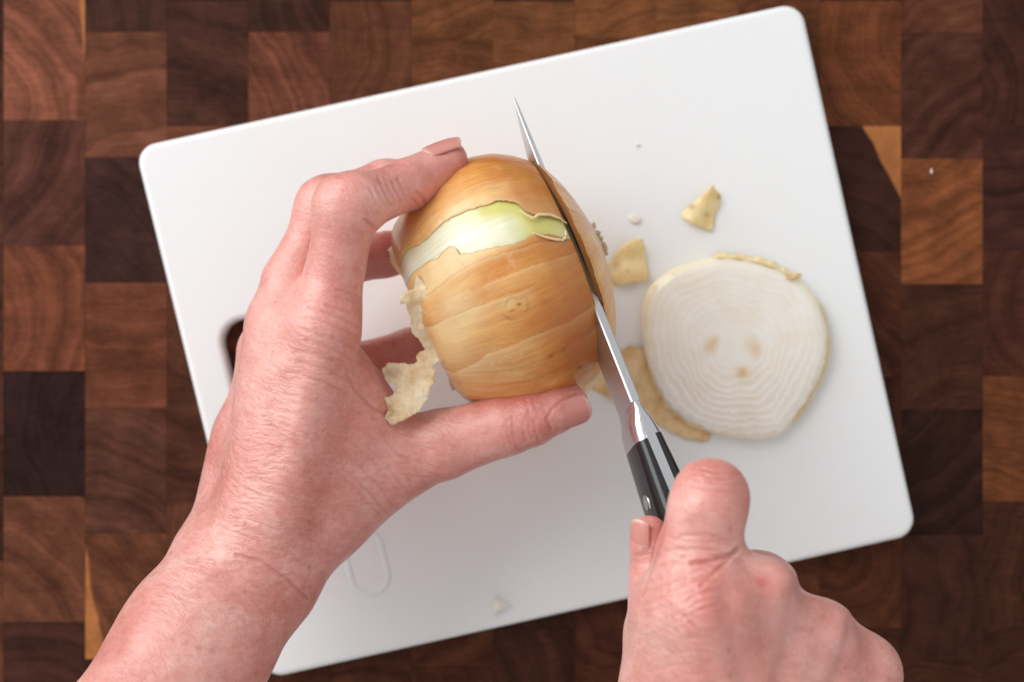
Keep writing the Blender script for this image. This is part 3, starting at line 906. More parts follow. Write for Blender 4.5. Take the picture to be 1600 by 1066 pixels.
crumb('onion_crumb', 1455, 268, 1.6, 4, 0.0008, M_PALE, 'tiny white fleck lying on the dark wood right of the board', 9.0, z0=TABLE_Z + 0.0001)['group'] = 'flecks on the wood'

# ------------------------------------------------------------------ cut onion slice
SC = P(1150, 545, 0.008)
sl = empty('onion_slice', (SC.x, SC.y, 0), 'round white onion slice lying flat on the board, rings and three cores showing', 'onion slice')
out_pts = [(1005, 505), (1004, 480), (1014, 452), (1038, 430), (1085, 411), (1120, 404), (1170, 409), (1220, 425), (1252, 442), (1277, 472), (1291, 508), (1294, 535), (1288, 572), (1270, 612),
           (1242, 653), (1216, 680), (1182, 685), (1140, 680), (1108, 673), (1072, 655), (1046, 636), (1030, 608), (1015, 570), (1007, 535)]
ang = np.array([math.atan2(y - 545, x - 1150) for x, y in out_pts]); rad = np.array([math.hypot(x - 1150, y - 545) for x, y in out_pts])
o_ = np.argsort(ang); ang, rad = ang[o_], rad[o_]
NA, NR = 440, 110
th = np.linspace(-math.pi, math.pi, NA, endpoint=False)
Rout = np.interp(th, np.concatenate([ang - 2 * math.pi, ang, ang + 2 * math.pi]), np.tile(rad, 3))
Rk = np.hanning(19); Rk /= Rk.sum()
Rout = np.convolve(np.pad(Rout, 9, mode='wrap'), Rk, 'valid')
rho = np.linspace(0, 1, NR) ** 0.85
TH, RHO = np.meshgrid(th, rho)
lowleft = 0.5 + 0.5 * np.cos(TH - R(105))           # scallops stronger towards the lower left
NRING = 13
sc_ = np.zeros_like(TH); hz = np.zeros_like(TH)
rw_ = np.array([mnoise.fractal((a_ * 2.2, b_ * 2.2, 3.0), 1.0, 2.0, 3) for a_, b_ in zip((RHO * np.cos(TH)).ravel(), (RHO * np.sin(TH)).ravel())]).reshape(TH.shape)
ringpos = RHO ** 0.9 * NRING + 0.25 * np.sin(TH * 2 + 0.7) * RHO + 0.9 * rw_
ringid = np.floor(ringpos); fr = ringpos - ringid
scal = np.abs(np.sin(TH * (14 + 2.3 * ringid) / 1.0 * 0.9 + ringid * 1.7))
ridge = np.exp(-((fr - 0.5) / 0.24) ** 2)
amp = (0.05 + 0.34 * lowleft) * np.clip((RHO - 0.18) / 0.3, 0, 1)
hz = 0.0075 + 0.001 * (amp * ridge * (0.55 + 0.55 * scal) * 0.9) + 0.0006 * (1 - RHO)
hz -= 0.0016 * np.clip((RHO - 0.88) / 0.12, 0, 1) ** 2 + 0.0022 * lowleft * np.clip((RHO - 0.5) / 0.5, 0, 1) ** 1.5
RP = RHO * Rout[None, :] * (1 + 0.012 * np.clip((RHO - 0.5) * 2, 0, 1) * np.sin(TH * 37 + 2 * np.sin(TH * 3)) * lowleft)
X, Y = 1150 + RP * np.cos(TH), 545 + RP * np.sin(TH)
# side wall below
def px_world(X, Y, H):
    f = (D - H) / D * S0
    return np.stack([(X - 800) * f, (533 - Y) * f, H], -1)
Vt = px_world(X, Y, hz).reshape(-1, 3)
sidez = [0.0045, 0.0015, 0.0]
sides = []
for k, zz in enumerate(sidez):
    f = (1.012, 1.006, 0.97)[k]
    sides.append(px_world(1150 + Rout * f * np.cos(th), 545 + Rout * f * np.sin(th), np.full(NA, zz)))
V = np.concatenate([Vt] + sides)
F = grid_faces(NR + 3, NA, True)[:, ::-1]
corev = np.zeros_like(TH)
for cx, cy, sx, sy, a in ((1110, 540, 11, 13, 0.62), (1119, 530, 7, 9, 0.45), (1174, 538, 13, 15, 0.26), (1183, 549, 9, 12, 0.34), (1160, 582, 8, 8, 0.55), (1158, 582, 22, 18, 0.12)):
    corev += a * np.exp(-(((X - cx) / sx) ** 2 + ((Y - cy) / sy) ** 2) ** 1.4) * (0.8 + 0.6 * rw_)
linev = (1 - ridge) * 0.30 * (0.6 + 0.8 * np.clip(rw_ + 0.3, 0, 1)) * np.clip((RHO - 0.15) / 0.2, 0, 1) * (0.4 + 0.6 * lowleft)
rimv = np.clip((RHO - 0.93) / 0.05, 0, 1) * (0.25 + 0.5 * (1 - lowleft)) + 0.35 * np.clip((RHO - 0.80) / 0.2, 0, 1) * np.exp(-((TH + 2.5) / 0.4) ** 2)
pad = lambda a, v: np.concatenate([a.ravel(), np.full(3 * NA, v)])
new_obj('cut_flesh', V, F, M_CRUMB, sl, attrs=dict(line=pad(linev, 0), core=pad(np.clip(corev, 0, 1), 0), rim=pad(rimv * 0.6, 0.45)))
# strips of yellow skin along the slice's edge
def skin_strip(name, a0, a1, hbase, out, seed, mat):
    m, n = 70, 6
    A_ = np.linspace(a0, a1, m)
    ro = np.interp(A_, th, Rout)
    Vs = []
    fade = np.clip(np.minimum(np.arange(m), m - 1 - np.arange(m)) / 6.0, 0.12, 1)
    for k in range(n):
        f = k / (n - 1)
        rr = ro * 1.006 + out * fade * f * (1 + 0.8 * noise1(A_ * 14, seed) + 0.5 * noise1(A_ * 50, seed))
        h = 0.0010 + hbase * (1 - 0.8 * f) * (1 + 0.25 * noise1(A_ * 10, seed + 4)) * (0.6 + 0.4 * fade)
        Vs.append(px_world(1150 + rr * np.cos(A_), 545 + rr * np.sin(A_), h))
    Vs = np.concatenate(Vs)
    f = grid_faces(n, m)
    nn = n * m
    V2 = Vs - np.array([0, 0, 0.00025])
    z = np.zeros(2 * nn)
    return new_obj(name, np.concatenate([Vs, V2]), np.concatenate([f, (f + nn)[:, ::-1]]), mat, sl, attrs=dict(stain=np.clip(0.02 + 0.25 * np.tile(noise1(np.arange(nn) * .11, seed), 2), 0, 1)))
skin_strip('skin_edge', -1.85, -0.78, 0.0052, 7.0, 2.0, M_SCRAP)
skin_strip('skin_edge', -0.6, 1.0, 0.0045, 3.5, 6.0, M_SCRAP)
skin_strip('skin_edge', 1.9, 3.0, 0.0035, 4.0, 9.0, M_SCRAP)
sheet('skin_tip', [(1228, 428), (1236, 432), (1247, 426), (1253, 428), (1250, 434), (1238, 438), (1228, 436)], lambda x, y: 0.007 + 0.0001 * (x - 1228), M_SCRAP, sl, step=3, jag=0.4, stain=lambda x, y: 0.35)

# ------------------------------------------------------------------ knife
K_heel, K_tip = P(994, 626, 0.089), P(803, 152, 0.051)
KD = (K_tip - K_heel)
KL = KD.length
KD.normalize()
lean = R(16)
dn = (-ZZ * math.cos(lean) - AX * math.sin(lean))
dn = (dn - KD * dn.dot(KD)).normalized()
sd = KD.cross(dn).normalized()
if sd.dot(AX) < 0: sd = -sd       # sd points to the right of the picture
knife = empty('kitchen_knife', tuple(P(1000, 640, 0.07)), 'small kitchen knife with steel blade and riveted black handle, cutting into the onion', 'knife')
def loft(name, secs, mat, parent, smooth=True, closed=True):
    m = len(secs[0])
    V = [v for s_ in secs for v in s_]
    F = []
    for i in range(len(secs) - 1):
        for k in range(m):
            l = (k + 1) % m
            F.append((i * m + k, i * m + l, (i + 1) * m + l, (i + 1) * m + k))
    F.append(tuple(range(m))[::-1]); F.append(tuple((len(secs) - 1) * m + k for k in range(m)))
    o = new_obj(name, V, F, mat, parent, smooth=smooth)
    bm = bmesh.new(); bm.from_mesh(o.data); bmesh.ops.recalc_face_normals(bm, faces=bm.faces)
    if smooth:
        for e in bm.edges:
            if len(e.link_faces) == 2 and e.calc_face_angle(0) > R(38): e.smooth = False
    bm.to_mesh(o.data); bm.free()
    return o
secs = []
for i in range(41):
    f = i / 40
    c = K_heel + KD * (KL * f)
    w = (0.00310 * (1 - f) ** 0.5 + 0.0004) / 2
    dep = 0.021 * (1 - f ** 4.0) * (1 - 0.10 * f) + 0.0006
    b = w * 0.28
    secs.append([c + sd * (-w + b), c + sd * (w - b), c + sd * w + dn * b, c + sd * (w * 0.72) + dn * (dep * 0.55), c + sd * 0.00006 + dn * dep,
                 c - sd * 0.00006 + dn * dep, c - sd * (w * 0.72) + dn * (dep * 0.55), c - sd * w + dn * b])
loft('blade', secs, M_STEEL, knife)
# bolster flares from the blade to the handle
def sup(c, hw, top, bot, e=2.6, n=28):
    out_ = []
    for k in range(n):
        a = 2 * math.pi * k / n
        x = math.copysign(abs(math.cos(a)) ** (2 / e), math.cos(a)) * hw
        y = math.copysign(abs(math.sin(a)) ** (2 / e), math.sin(a))
        out_.append(c + sd * x + dn * ((top + bot) / 2 + y * (bot - top) / 2))
    return out_
HB = -KD          # towards the handle's end
secs = []
for d, hw, top, bot in ((0.0, 0.0017, -0.0002, 0.0205), (0.002, 0.0020, -0.0003, 0.0204), (0.0045, 0.0033, -0.0005, 0.0200), (0.0070, 0.0043, -0.0007, 0.0195), (0.0105, 0.0050, -0.0008, 0.0190), (0.0135, 0.0054, -0.0008, 0.0186)):
    secs.append(sup(K_heel + HB * d, hw, top, bot, 3.4))
loft('bolster', secs, M_STEEL2, knife)
hs = []
HLEN = 0.095
def hprof(f):     # half width, top, bottom
    hw = 0.0054 + 0.0026 * math.sin(min(1, f / 0.55) * math.pi / 2) - 0.0012 * max(0, f - 0.6)
    top = -0.0008 - 0.0010 * math.sin(f * math.pi)
    bot = 0.0186 + 0.0022 * math.sin(f * math.pi * 1.3) + 0.004 * max(0, f - 0.75)
    return hw, top, bot
hstart = 0.0136
TW = 0.0016
for side in (-1, 1):
    secs = []
    for i in range(26):
        f = i / 25
        hw, top, bot = hprof(f)
        if f > 0.94: hw *= 0.85; top += 0.002; bot -= 0.002
        c = K_heel + HB * (hstart + (0.0 if side < 0 else -0.001) + HLEN * f)
        sec = [c + sd * (side * TW) + dn * top]
        n = 14
        for k in range(n + 1):
            a = -math.pi / 2 + math.pi * k / n
            x = abs(math.cos(a)) ** (2 / 2.5)
            y = math.copysign(abs(math.sin(a)) ** (2 / 3.2), math.sin(a))
            sec.append(c + sd * (side * (TW + 0.00002 + (hw - TW) * x)) + dn * ((top + bot) / 2 + y * (bot - top) / 2))
        sec.append(c + sd * (side * TW) + dn * bot)
        secs.append(sec)
    hsc = loft('handle_scale', secs, M_BLACK, knife)
    if side < 0:
        left_scale = hsc
secs = []
for i in range(26):
    f = i / 25
    hw, top, bot = hprof(f)
    c = K_heel + HB * (hstart - 0.001 + HLEN * f)
    tw = TW - 0.00003
    secs.append([c - sd * tw + dn * (top - 0.00025), c + sd * tw + dn * (top - 0.00025), c + sd * tw + dn * (bot + 0.0002), c - sd * tw + dn * (bot + 0.0002)])
loft('tang', secs, M_STEEL2, knife)
for f in (0.20, 0.52, 0.82):
    hw, top, bot = hprof(f)
    for side in (-1, 1):
        c = K_heel + HB * (hstart + HLEN * f) + dn * ((top + bot) / 2 - 0.0005) + sd * (side * (hw + 0.00008))
        V, F = [], []
        for rr_, off in ((0.0031, -0.0008), (0.0030, 0.0), (0.0, 0.00006)):
            for k in range(20):
                a = 2 * math.pi * k / 20
                V.append(c + KD * (rr_ * math.cos(a)) + dn * (rr_ * math.sin(a)) + sd * (side * off))
        for i in range(2):
            for k in range(20):
                l = (k + 1) % 20
                F.append((i * 20 + k, i * 20 + l, (i + 1) * 20 + l, (i + 1) * 20 + k))
        new_obj('rivet', V, F, M_STEEL2, knife)

# ------------------------------------------------------------------ hands: smooth implicit surfaces, polygonised
def smin(a, b, k):
    h = np.clip(0.5 + 0.5 * (b - a) / k, 0, 1)
    return b + (a - b) * h - k * h * (1 - h)

class Field:
    def __init__(self, lo, hi, step):
        self.lo, self.step = np.array(lo, dtype=np.float32), step
        self.n = np.ceil((np.array(hi) - np.array(lo)) / step).astype(int) + 1
        self.ax = [self.lo[i] + step * np.arange(self.n[i], dtype=np.float32) for i in range(3)]
    def blank(self): return np.full(tuple(self.n), 40.0, dtype=np.float32)
    def cone(self, G, a, b, ra, rb, k, margin=14):
        a, b = np.array(a, dtype=np.float32), np.array(b, dtype=np.float32)
        lo = np.minimum(a - ra, b - rb) - margin; hi = np.maximum(a + ra, b + rb) + margin
        i0 = np.clip(((lo - self.lo) / self.step).astype(int), 0, self.n); i1 = np.clip(((hi - self.lo) / self.step).astype(int) + 2, 0, self.n)
        if (i1 <= i0).any(): return
        x = self.ax[0][i0[0]:i1[0], None, None] - a[0]; y = self.ax[1][None, i0[1]:i1[1], None] - a[1]; z = self.ax[2][None, None, i0[2]:i1[2]] - a[2]
        ba = b - a
        l2 = float(ba @ ba) + 1e-6
        t = np.clip((x * ba[0] + y * ba[1] + z * ba[2]) / l2, 0, 1)
        d = np.sqrt((x - t * ba[0]) ** 2 + (y - t * ba[1]) ** 2 + (z - t * ba[2]) ** 2) - (ra + (rb - ra) * t)
        sub = (slice(i0[0], i1[0]), slice(i0[1], i1[1]), slice(i0[2], i1[2]))
        G[sub] = smin(G[sub], d, k)

def surface_nets(G, lo, step):
    ins = G < 0
    c = np.zeros(tuple(np.array(G.shape) - 1), dtype=np.int8)
    offs = [(i, j, k) for i in (0, 1) for j in (0, 1) for k in (0, 1)]
    nx, ny, nz = c.shape
    for i, j, k in offs: c += ins[i:i + nx, j:j + ny, k:k + nz]
    act = (c > 0) & (c < 8)
    idx = np.argwhere(act)
    vid = np.full(c.shape, -1, dtype=np.int64)
    vid[act] = np.arange(len(idx))
    vals = np.stack([G[idx[:, 0] + i, idx[:, 1] + j, idx[:, 2] + k] for i, j, k in offs], 1).astype(np.float64)
    acc = np.zeros((len(idx), 3)); cnt = np.zeros(len(idx))
    for a in range(8):
        for b in range(a + 1, 8):
            oa, ob = np.array(offs[a]), np.array(offs[b])
            if np.abs(oa - ob).sum() != 1: continue
            va, vb = vals[:, a], vals[:, b]
            m = (va < 0) != (vb < 0)
            t = np.where(m, va / np.where(m, va - vb, 1), 0)
            acc += m[:, None] * (oa + t[:, None] * (ob - oa)); cnt += m
    V = (idx + acc / cnt[:, None]) * step + lo
    Fs = []
    for ax in range(3):
        u, v = [(1, 2), (2, 0), (0, 1)][ax]
        sl0 = [slice(None)] * 3; sl1 = [slice(None)] * 3
        sl0[ax] = slice(0, -1); sl1[ax] = slice(1, None)
        cr_ = ins[tuple(sl0)] != ins[tuple(sl1)]
        e = np.argwhere(cr_)
        e = e[(e[:, u] > 0) & (e[:, v] > 0) & (e[:, u] < G.shape[u] - 1) & (e[:, v] < G.shape[v] - 1)]
        if not len(e): continue
        du = np.zeros(3, int); du[u] = 1; dv = np.zeros(3, int); dv[v] = 1
        g = lambda q_: vid[q_[:, 0], q_[:, 1], q_[:, 2]]
        quad = np.stack([g(e - du - dv), g(e - dv), g(e), g(e - du)], 1)
        sgn = ins[e[:, 0], e[:, 1], e[:, 2]]
        quad[~sgn] = quad[~sgn][:, ::-1]
        Fs.append(quad)
    return V, np.concatenate(Fs)

def vnormals(V, F):
    n = np.cross(V[F[:, 2]] - V[F[:, 0]], V[F[:, 3]] - V[F[:, 1]])
    N = np.zeros_like(V)
    for k in range(4): np.add.at(N, F[:, k], n)
    return N / (np.linalg.norm(N, axis=1, keepdims=True) + 1e-12)

def relax(V, F, it):
    e = np.concatenate([F[:, [0, 1]], F[:, [1, 2]], F[:, [2, 3]], F[:, [3, 0]]])
    deg = np.bincount(e[:, 0], minlength=len(V)) + np.bincount(e[:, 1], minlength=len(V))
    for _ in range(it):
        A = np.zeros_like(V)
        np.add.at(A, e[:, 0], V[e[:, 1]]); np.add.at(A, e[:, 1], V[e[:, 0]])
        V = 0.4 * V + 0.6 * A / deg[:, None]
    return V

def J(px, py, h_mm, r_px):
    """joint: photo pixel + height (mm) + apparent radius in pixels -> (mm position, mm radius)"""
    h = h_mm * 0.001
    w = P(px, py, h) * 1000
    return np.array(w), r_px * S0 * 1000 * (D - h) / D

def build_hand(name, palm, fingers, extras, creases, spots, mat, parent, lo, hi, step=0.8, kp=14, kf=7, wr_amt=None, label=None):
    Fd = Field(lo, hi, step)
    A = Fd.blank()
    for a, b in palm:
        (pa, ra), (pb, rb) = J(*a), J(*b)
        Fd.cone(A, pa, pb, ra, rb, kp, 22)
    res = A.copy()
    for f in fingers:
        G = Fd.blank()
        for a, b in zip(f[:-1], f[1:]):
            (pa, ra), (pb, rb) = J(*a), J(*b)
            Fd.cone(G, pa, pb, ra, rb, 2.5)
        res = smin(res, smin(A, G, kf), 1.0)
    for a, b, k in extras:          # bumps: knuckles, tendons, folds
        (pa, ra), (pb, rb) = J(*a), J(*b)
        Fd.cone(res, pa, pb, ra, rb, k)
    for ax_ in range(3):          # close the forearm where the grid ends, outside the picture
        for e_ in (slice(0, 2), slice(-2, None)):
            q_ = [slice(None)] * 3; q_[ax_] = e_
            res[tuple(q_)] = np.maximum(res[tuple(q_)], 1.0)
    V, F = surface_nets(res, Fd.lo, step)
    V = relax(V, F, 2) * 0.001
    N = vnormals(V, F)
    px, py = to_px(V)
    up_ = np.clip(N[:, 2] * 1.5 + 0.3, 0, 1)
    cr = np.zeros(len(V)); disp = np.zeros(len(V))
    for pts, w, dep in creases:
        d = np.full(len(V), 1e9)
        pa = np.array(pts, dtype=float)
        for a, b in zip(pa[:-1], pa[1:]):
            ab = b - a
            t = np.clip(((px - a[0]) * ab[0] + (py - a[1]) * ab[1]) / (ab @ ab + 1e-9), 0, 1)
            d = np.minimum(d, np.hypot(px - a[0] - t * ab[0], py - a[1] - t * ab[1]))
        g = np.exp(-(d / w) ** 2) * up_
        disp -= dep * 0.001 * g
        disp += dep * 0.00035 * np.exp(-((d - 2.2 * w) / w) ** 2) * up_
        if w < 6: cr = np.maximum(cr, g * min(1, dep / 0.8))
    nz = fbm(V, 40, 2, 1.3) * 0.00035 + fbm(V, 130, 2, 4.1) * 0.00007
    disp += nz
    V = V + N * disp[:, None]
    red = np.zeros(len(V)); pale = np.zeros(len(V)); wrk = np.zeros(len(V))
    for kind, cx, cy, sx, sy, a in spots:
        g = a * np.exp(-((px - cx) / sx) ** 2 - ((py - cy) / sy) ** 2)
        if kind == 'red': red += g
        elif kind == 'pale': pale += g
        else: wrk += g
    return new_obj(name, V, F, mat, parent, attrs=dict(crease=cr, red=np.clip(red, 0, 1), pale=np.clip(pale, 0, 1), wrinkle=np.clip(wrk, 0, 1)), sub=1)

def nail(parent, base, tip, normal, width, radius, radius2, lift=0.0, name='fingernail'):
    """curved plate from base to tip (world points on the finger's axis), standing on the side given by normal"""
    base, tip = Vector(base), Vector(tip)
    d = tip - base; L = d.length; d.normalize()
    n = Vector(normal); n = (n - d * n.dot(d)).normalized()
    s_ = d.cross(n)
    nu, nv = 15, 13
    V, al = [], []
    for layer in (0.0, -0.00045):
        for i in range(nu):
            f = i / (nu - 1)
            for j in range(nv):
                g = 2 * j / (nv - 1) - 1
                # rounded outline at both ends
                ff = f
                if f < 0.2: ff = f + (0.2 - f) * (0.55 * g * g)
                if f > 0.8: ff = f - (f - 0.8) * (0.75 * g * g)
                wv = width * (0.92 + 0.08 * math.sin(f * math.pi))
                r_f = radius + (radius2 - radius) * f
                a = g * wv / 2 / r_f
                rr_ = r_f + layer + lift
                drop = 0.0006 * (f - 0.45) ** 2 * 4
                V.append(base + d * (L * ff) + n * (rr_ * math.cos(a) - drop) + s_ * (rr_ * math.sin(a)))
                al.append(f)
    m = nu * nv
    f = grid_faces(nu, nv)
    F = [f[:, ::-1], f + m]
    a = np.arange(m).reshape(nu, nv)
    for st in (a[0], a[-1][::-1], a[:, 0][::-1], a[:, -1]):
        F.append(np.stack([st[:-1], st[1:], st[1:] + m, st[:-1] + m], -1))
    o = new_obj(name, V, np.concatenate(F), M_NAIL, parent, attrs=dict(along=al))
    bm = bmesh.new(); bm.from_mesh(o.data); bmesh.ops.recalc_face_normals(bm, faces=bm.faces); bm.to_mesh(o.data); bm.free()
    return o

person = empty('person', tuple(P(760, 1066, 0.0)), 'person with bare forearms, left hand steadying the onion, right hand gripping the knife', 'person')

# --- left hand
L_palm = [((420, 840, 76, 62), (498, 520, 78, 56)),
          ((388, 850, 70, 52), (440, 505, 67, 48)),
          ((374, 860, 52, 46), (415, 560, 48, 41)),
          ((374, 880, 44, 46), (414, 620, 34, 40)),
          ((430, 850, 52, 78), (600, 725, 52, 60)),
          ((500, 740, 56, 76), (500, 640, 60, 68)),
          ((535, 590, 64, 40), (590, 690, 54, 48)),
          ((372, 905, 72, 86), (300, 1010, 86, 94)),
          ((352, 864, 58, 50), (380, 690, 45, 36)),
          ((478, 800, 62, 82), (540, 660, 60, 60)),
          ((406, 913, 71, 76), (298, 1038, 86, 84)),
          ((338, 895, 68, 62), (300, 960, 78, 70)),
          ((300, 1010, 86, 94), (135, 1240, 116, 114)),
          ((298, 1038, 86, 84), (140, 1264, 116, 106))]
L_index = [(500, 510, 78, 53), (512, 470, 79, 50), (545, 325, 86, 43), (560, 320, 85, 42), (640, 288, 70, 39), (668, 275, 65, 37), (697, 253, 62, 30), (702, 250, 62, 28)]
L_middle = [(440, 500, 66, 46), (452, 440, 66, 42), (512, 318, 66, 37), (600, 285, 52, 34), (660, 275, 46, 30)]
L_ring = [(418, 540, 48, 38), (450, 470, 46, 38), (520, 415, 44, 36), (600, 398, 38, 35), (665, 385, 36, 32)]
L_pinky = [(418, 610, 33, 36), (470, 585, 30, 34), (560, 570, 27, 33), (640, 545, 24, 31), (690, 528, 22, 28)]
L_thumb = [(560, 755, 52, 62), (640, 712, 54, 58), (690, 695, 56, 55), (790, 664, 60, 47), (830, 652, 61, 44), (872, 637, 61, 38), (888, 632, 61, 32)]
L_extra = [((530, 318, 86, 34), (550, 314, 87, 34), 10), ((500, 322, 66, 33), (512, 316, 66, 33), 8),
           ((500, 520, 86, 34), (436, 800, 86, 24), 14), ((440, 520, 74, 30), (400, 790, 80, 24), 14)]
def arc_lines(rows):
    return rows
L_cr = [([(690, 700 - 80), (0, 0)], 1, 0)][:0]
random.seed(11)
def wrinkle_set(cx, cy, ang_deg, length, spacing, n, w, dep, bend=0.0, jit=2.0):
    out_ = []
    a = R(ang_deg); ux, uy = math.cos(a), math.sin(a); vx, vy = -uy, ux
    for i in range(n):
        o = (i - (n - 1) / 2) * spacing + random.uniform(-jit, jit)
        L = length * random.uniform(0.6, 1.1)
        s0 = random.uniform(-0.15, 0.15) * length
        pts = []
        for k in range(6):
            f = k / 5 * 2 - 1
            t = s0 + f * L / 2
            b = o + bend * f * f + random.uniform(-jit, jit) * 0.5
            pts.append((cx + ux * t + vx * b, cy + uy * t + vy * b))
        out_.append((pts, w, dep * random.uniform(0.6, 1.1)))
    return out_
L_cr = []
L_cr += [([(474, 560), (452, 640), (430, 720)], 15, 0.7), ([(440, 600), (410, 700)], 14, 0.5)]
L_cr += wrinkle_set(808, 676, 78, 56, 11, 6, 1.8, 0.34, -4, 4)          # thumb IP folds
L_cr += wrinkle_set(838, 640, 72, 40, 10, 3, 1.8, 0.25)
L_cr += wrinkle_set(605, 300, 65, 44, 9, 6, 1.8, 0.30)                # index DIP/PIP
L_cr += wrinkle_set(520, 545, 22, 110, 17, 7, 2.2, 0.35, 4, 4)        # index knuckle lines
L_cr += wrinkle_set(540, 470, 18, 50, 14, 3, 2.0, 0.3)
L_cr += wrinkle_set(440, 700, 16, 170, 19, 9, 2.2, 0.12, 3, 5)       # back of the hand
L_cr += wrinkle_set(430, 850, 24, 190, 21, 8, 2.4, 0.14, 5, 5)       # wrist
L_cr += wrinkle_set(600, 745, 48, 120, 15, 7, 2.2, 0.25, 4, 4)        # thumb base
L_cr += [([(370, 868), (410, 878), (450, 905), (480, 935)], 2.6, 0.5), ([(540, 585), (556, 612), (585, 640), (620, 652)], 2.5, 0.5),
         ([(570, 343), (582, 354), (594, 362)], 2.4, 0.6), ([(652, 300), (662, 310), (670, 330)], 2.6, 0.5), ([(645, 310), (655, 325), (660, 335)], 2.2, 0.35),
         ([(862, 672), (855, 655), (862, 640), (880, 626), (900, 615)], 2.2, 0.5)]
L_spots = [('red', 545, 300, 26, 24, 0.35), ('red', 520, 450, 26, 40, 0.5), ('red', 690, 270, 26, 26, 0.55), ('red', 650, 320, 30, 20, 0.6), ('red', 600, 350, 40, 20, 0.4),
           ('red', 850, 672, 20, 16, 0.8), ('red', 800, 690, 40, 20, 0.45), ('red', 620, 395, 60, 40, 0.7), ('red', 610, 560, 70, 45, 0.7), ('red', 820, 630, 70, 16, 0.35), ('red', 560, 660, 40, 50, 0.35),
           ('red', 500, 690, 120, 120, 0.15), ('pale', 430, 480, 40, 60, 0.5), ('pale', 470, 420, 30, 60, 0.3), ('pale', 370, 640, 30, 80, 0.3), ('pale', 700, 670, 60, 16, 0.3),  # pale spots on the left whiten the lit side through the colour
           ('w', 430, 760, 170, 150, 1.0), ('w', 380, 940, 130, 110, 0.7), ('w', 520, 560, 60, 60, 0.8), ('w', 640, 720, 80, 60, 0.7)]
lh = build_hand('hand', L_palm, [L_index, L_middle, L_ring, L_pinky, L_thumb], L_extra, L_cr, L_spots, M_SKIN_L, person,
                np.array(P(20, 1330, 0)) * 1000 * 0.98 + np.array([-10, -6, -6]), np.array([40, 85, 150]))
lh['label'] = 'left hand gripping the onion, fingers curled behind it and thumb along its near side'
def axis_pt(j): return Vector(J(*j)[0]) * 0.001
nail(lh, axis_pt((862, 641, 61, 0)), axis_pt((920, 625, 61, 0)), Vector((0.05, -0.36, 0.93)), 0.0120, 0.0092, 0.0076)
nail(lh, axis_pt((672, 266, 64, 0)), axis_pt((726, 239, 61, 0)), Vector((-0.35, 0.80, 0.52)), 0.0114, 0.0084, 0.0070)

# --- right hand
R_palm = [((1088, 955, 128, 88), (1150, 1230, 112, 104)),
          ((1192, 965, 119, 60), (1185, 1240, 110, 96)),
          ((1275, 1010, 108, 60), (1230, 1250, 104, 92)),
          ((1342, 1060, 96, 60), (1275, 1270, 98, 86)),
          ((1040, 1100, 108, 62), (1110, 1240, 106, 90)),
          ((1120, 1030, 118, 86), (1250, 1100, 108, 76)),
          ((1050, 960, 118, 52), (1060, 1080, 112, 72)),
          ((1160, 1230, 108, 118), (1270, 1560, 112, 128)),
          ((1225, 1250, 104, 110), (1330, 1560, 110, 126))]
R_index = [(1088, 955, 126, 84), (1090, 872, 130, 66), (1106, 792, 134, 59), (1111, 775, 132, 57), (1122, 790, 112, 46), (1120, 850, 96, 40), (1090, 880, 88, 34)]
R_middle = [(1188, 945, 122, 60), (1186, 922, 106, 60), (1180, 920, 96, 58), (1130, 930, 78, 46), (1080, 950, 80, 38)]
R_ring = [(1275, 1010, 108, 56), (1280, 1000, 96, 60), (1270, 1000, 82, 56), (1190, 1010, 70, 46), (1130, 1020, 76, 38)]
R_pinky = [(1342, 1060, 96, 54), (1346, 1052, 84, 58), (1330, 1050, 70, 52), (1250, 1070, 64, 42), (1190, 1080, 72, 36)]
R_thumb = [(1045, 1090, 108, 66), (1028, 990, 106, 50), (1022, 930, 105, 38), (1019, 895, 105, 33), (1016, 850, 106, 30), (1014, 833, 106, 28)]
R_extra = [((1195, 915, 134, 38), (1198, 912, 134, 38), 12), ((1098, 940, 140, 40), (1102, 940, 140, 40), 14), ((1285, 985, 116, 36), (1288, 985, 116, 36), 12), ((1352, 1040, 102, 36), (1354, 1040, 102, 36), 10),
           ((1105, 960, 142, 30), (1140, 1200, 128, 30), 14)]
random.seed(5)
R_cr = []
R_cr += [([(1250, 922), (1240, 980), (1222, 1060)], 13, 1.3), ([(1338, 978), (1318, 1040), (1300, 1080)], 13, 1.2), ([(1136, 930), (1146, 1000), (1164, 1066)], 15, 1.0), ([(1040, 960), (1060, 1066)], 16, 0.5)]
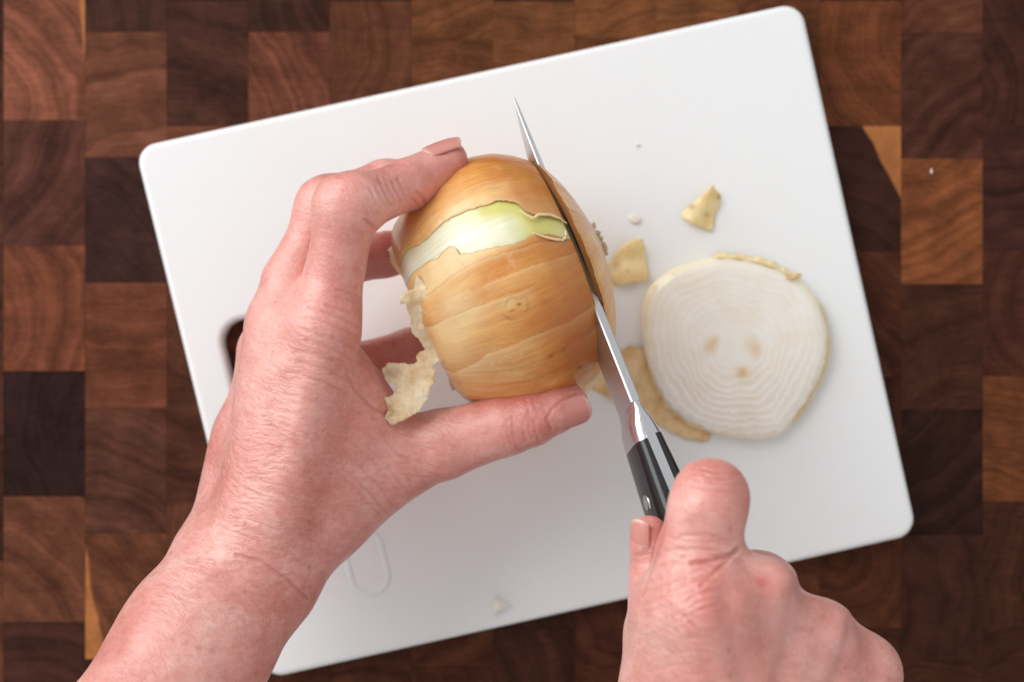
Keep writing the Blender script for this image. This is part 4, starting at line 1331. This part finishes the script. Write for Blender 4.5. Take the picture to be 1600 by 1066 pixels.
R_cr += wrinkle_set(1122, 752, 8, 74, 9, 4, 1.8, 0.32, -4)
R_cr += wrinkle_set(1100, 868, 4, 100, 11, 7, 2.2, 0.36, 6, 3)
R_cr += wrinkle_set(1090, 925, -22, 80, 12, 6, 2.2, 0.35, 4, 4)
R_cr += wrinkle_set(1020, 930, -15, 44, 16, 4, 2.0, 0.32)
R_cr += wrinkle_set(1060, 1010, -12, 90, 18, 6, 2.0, 0.15, 3, 4)
R_cr += [([(1152, 858), (1140, 868), (1112, 876), (1080, 880)], 3.2, 0.9), ([(1150, 862), (1120, 892), (1095, 915)], 2.8, 0.5), ([(1040, 815), (1028, 860), (1014, 900), (1004, 930)], 3.0, 0.5),
         ([(1068, 962), (1076, 970), (1086, 980)], 2.5, 0.6), ([(992, 868), (1004, 866), (1010, 858)], 2.0, 0.5)]
R_spots = [('red', 1115, 730, 40, 26, 0.45), ('red', 1095, 920, 34, 26, 0.7), ('red', 1105, 960, 30, 30, 0.45), ('red', 1190, 910, 8, 8, 0.9), ('red', 1195, 925, 50, 40, 0.35), ('red', 1030, 830, 16, 34, 0.75), ('red', 1075, 970, 12, 12, 0.4),
           ('red', 1280, 960, 50, 40, 0.3), ('red', 1200, 1020, 90, 50, 0.18), ('pale', 1010, 890, 16, 60, 0.5), ('pale', 1060, 900, 24, 50, 0.3), ('pale', 1230, 960, 30, 30, 0.35), ('pale', 1120, 830, 40, 20, 0.15), ('pale', 1050, 1000, 50, 60, 0.3),
           ('w', 1090, 890, 70, 60, 1.0), ('w', 1060, 1000, 70, 80, 0.4), ('w', 1120, 745, 45, 30, 0.5)]
rh = build_hand('hand', R_palm, [R_index, R_middle, R_ring, R_pinky, R_thumb], R_extra, R_cr, R_spots, M_SKIN_R, person,
                np.array([25, -212, 40]), np.array([140, -25, 165]), kf=6)
rh['label'] = 'right hand closed round the knife handle, forefinger on top and thumb alongside'
nail(rh, axis_pt((1018, 870, 106, 0)), axis_pt((1012, 806, 107, 0)), Vector((-0.74, 0.0, 0.67)), 0.0098, 0.0067, 0.0059)
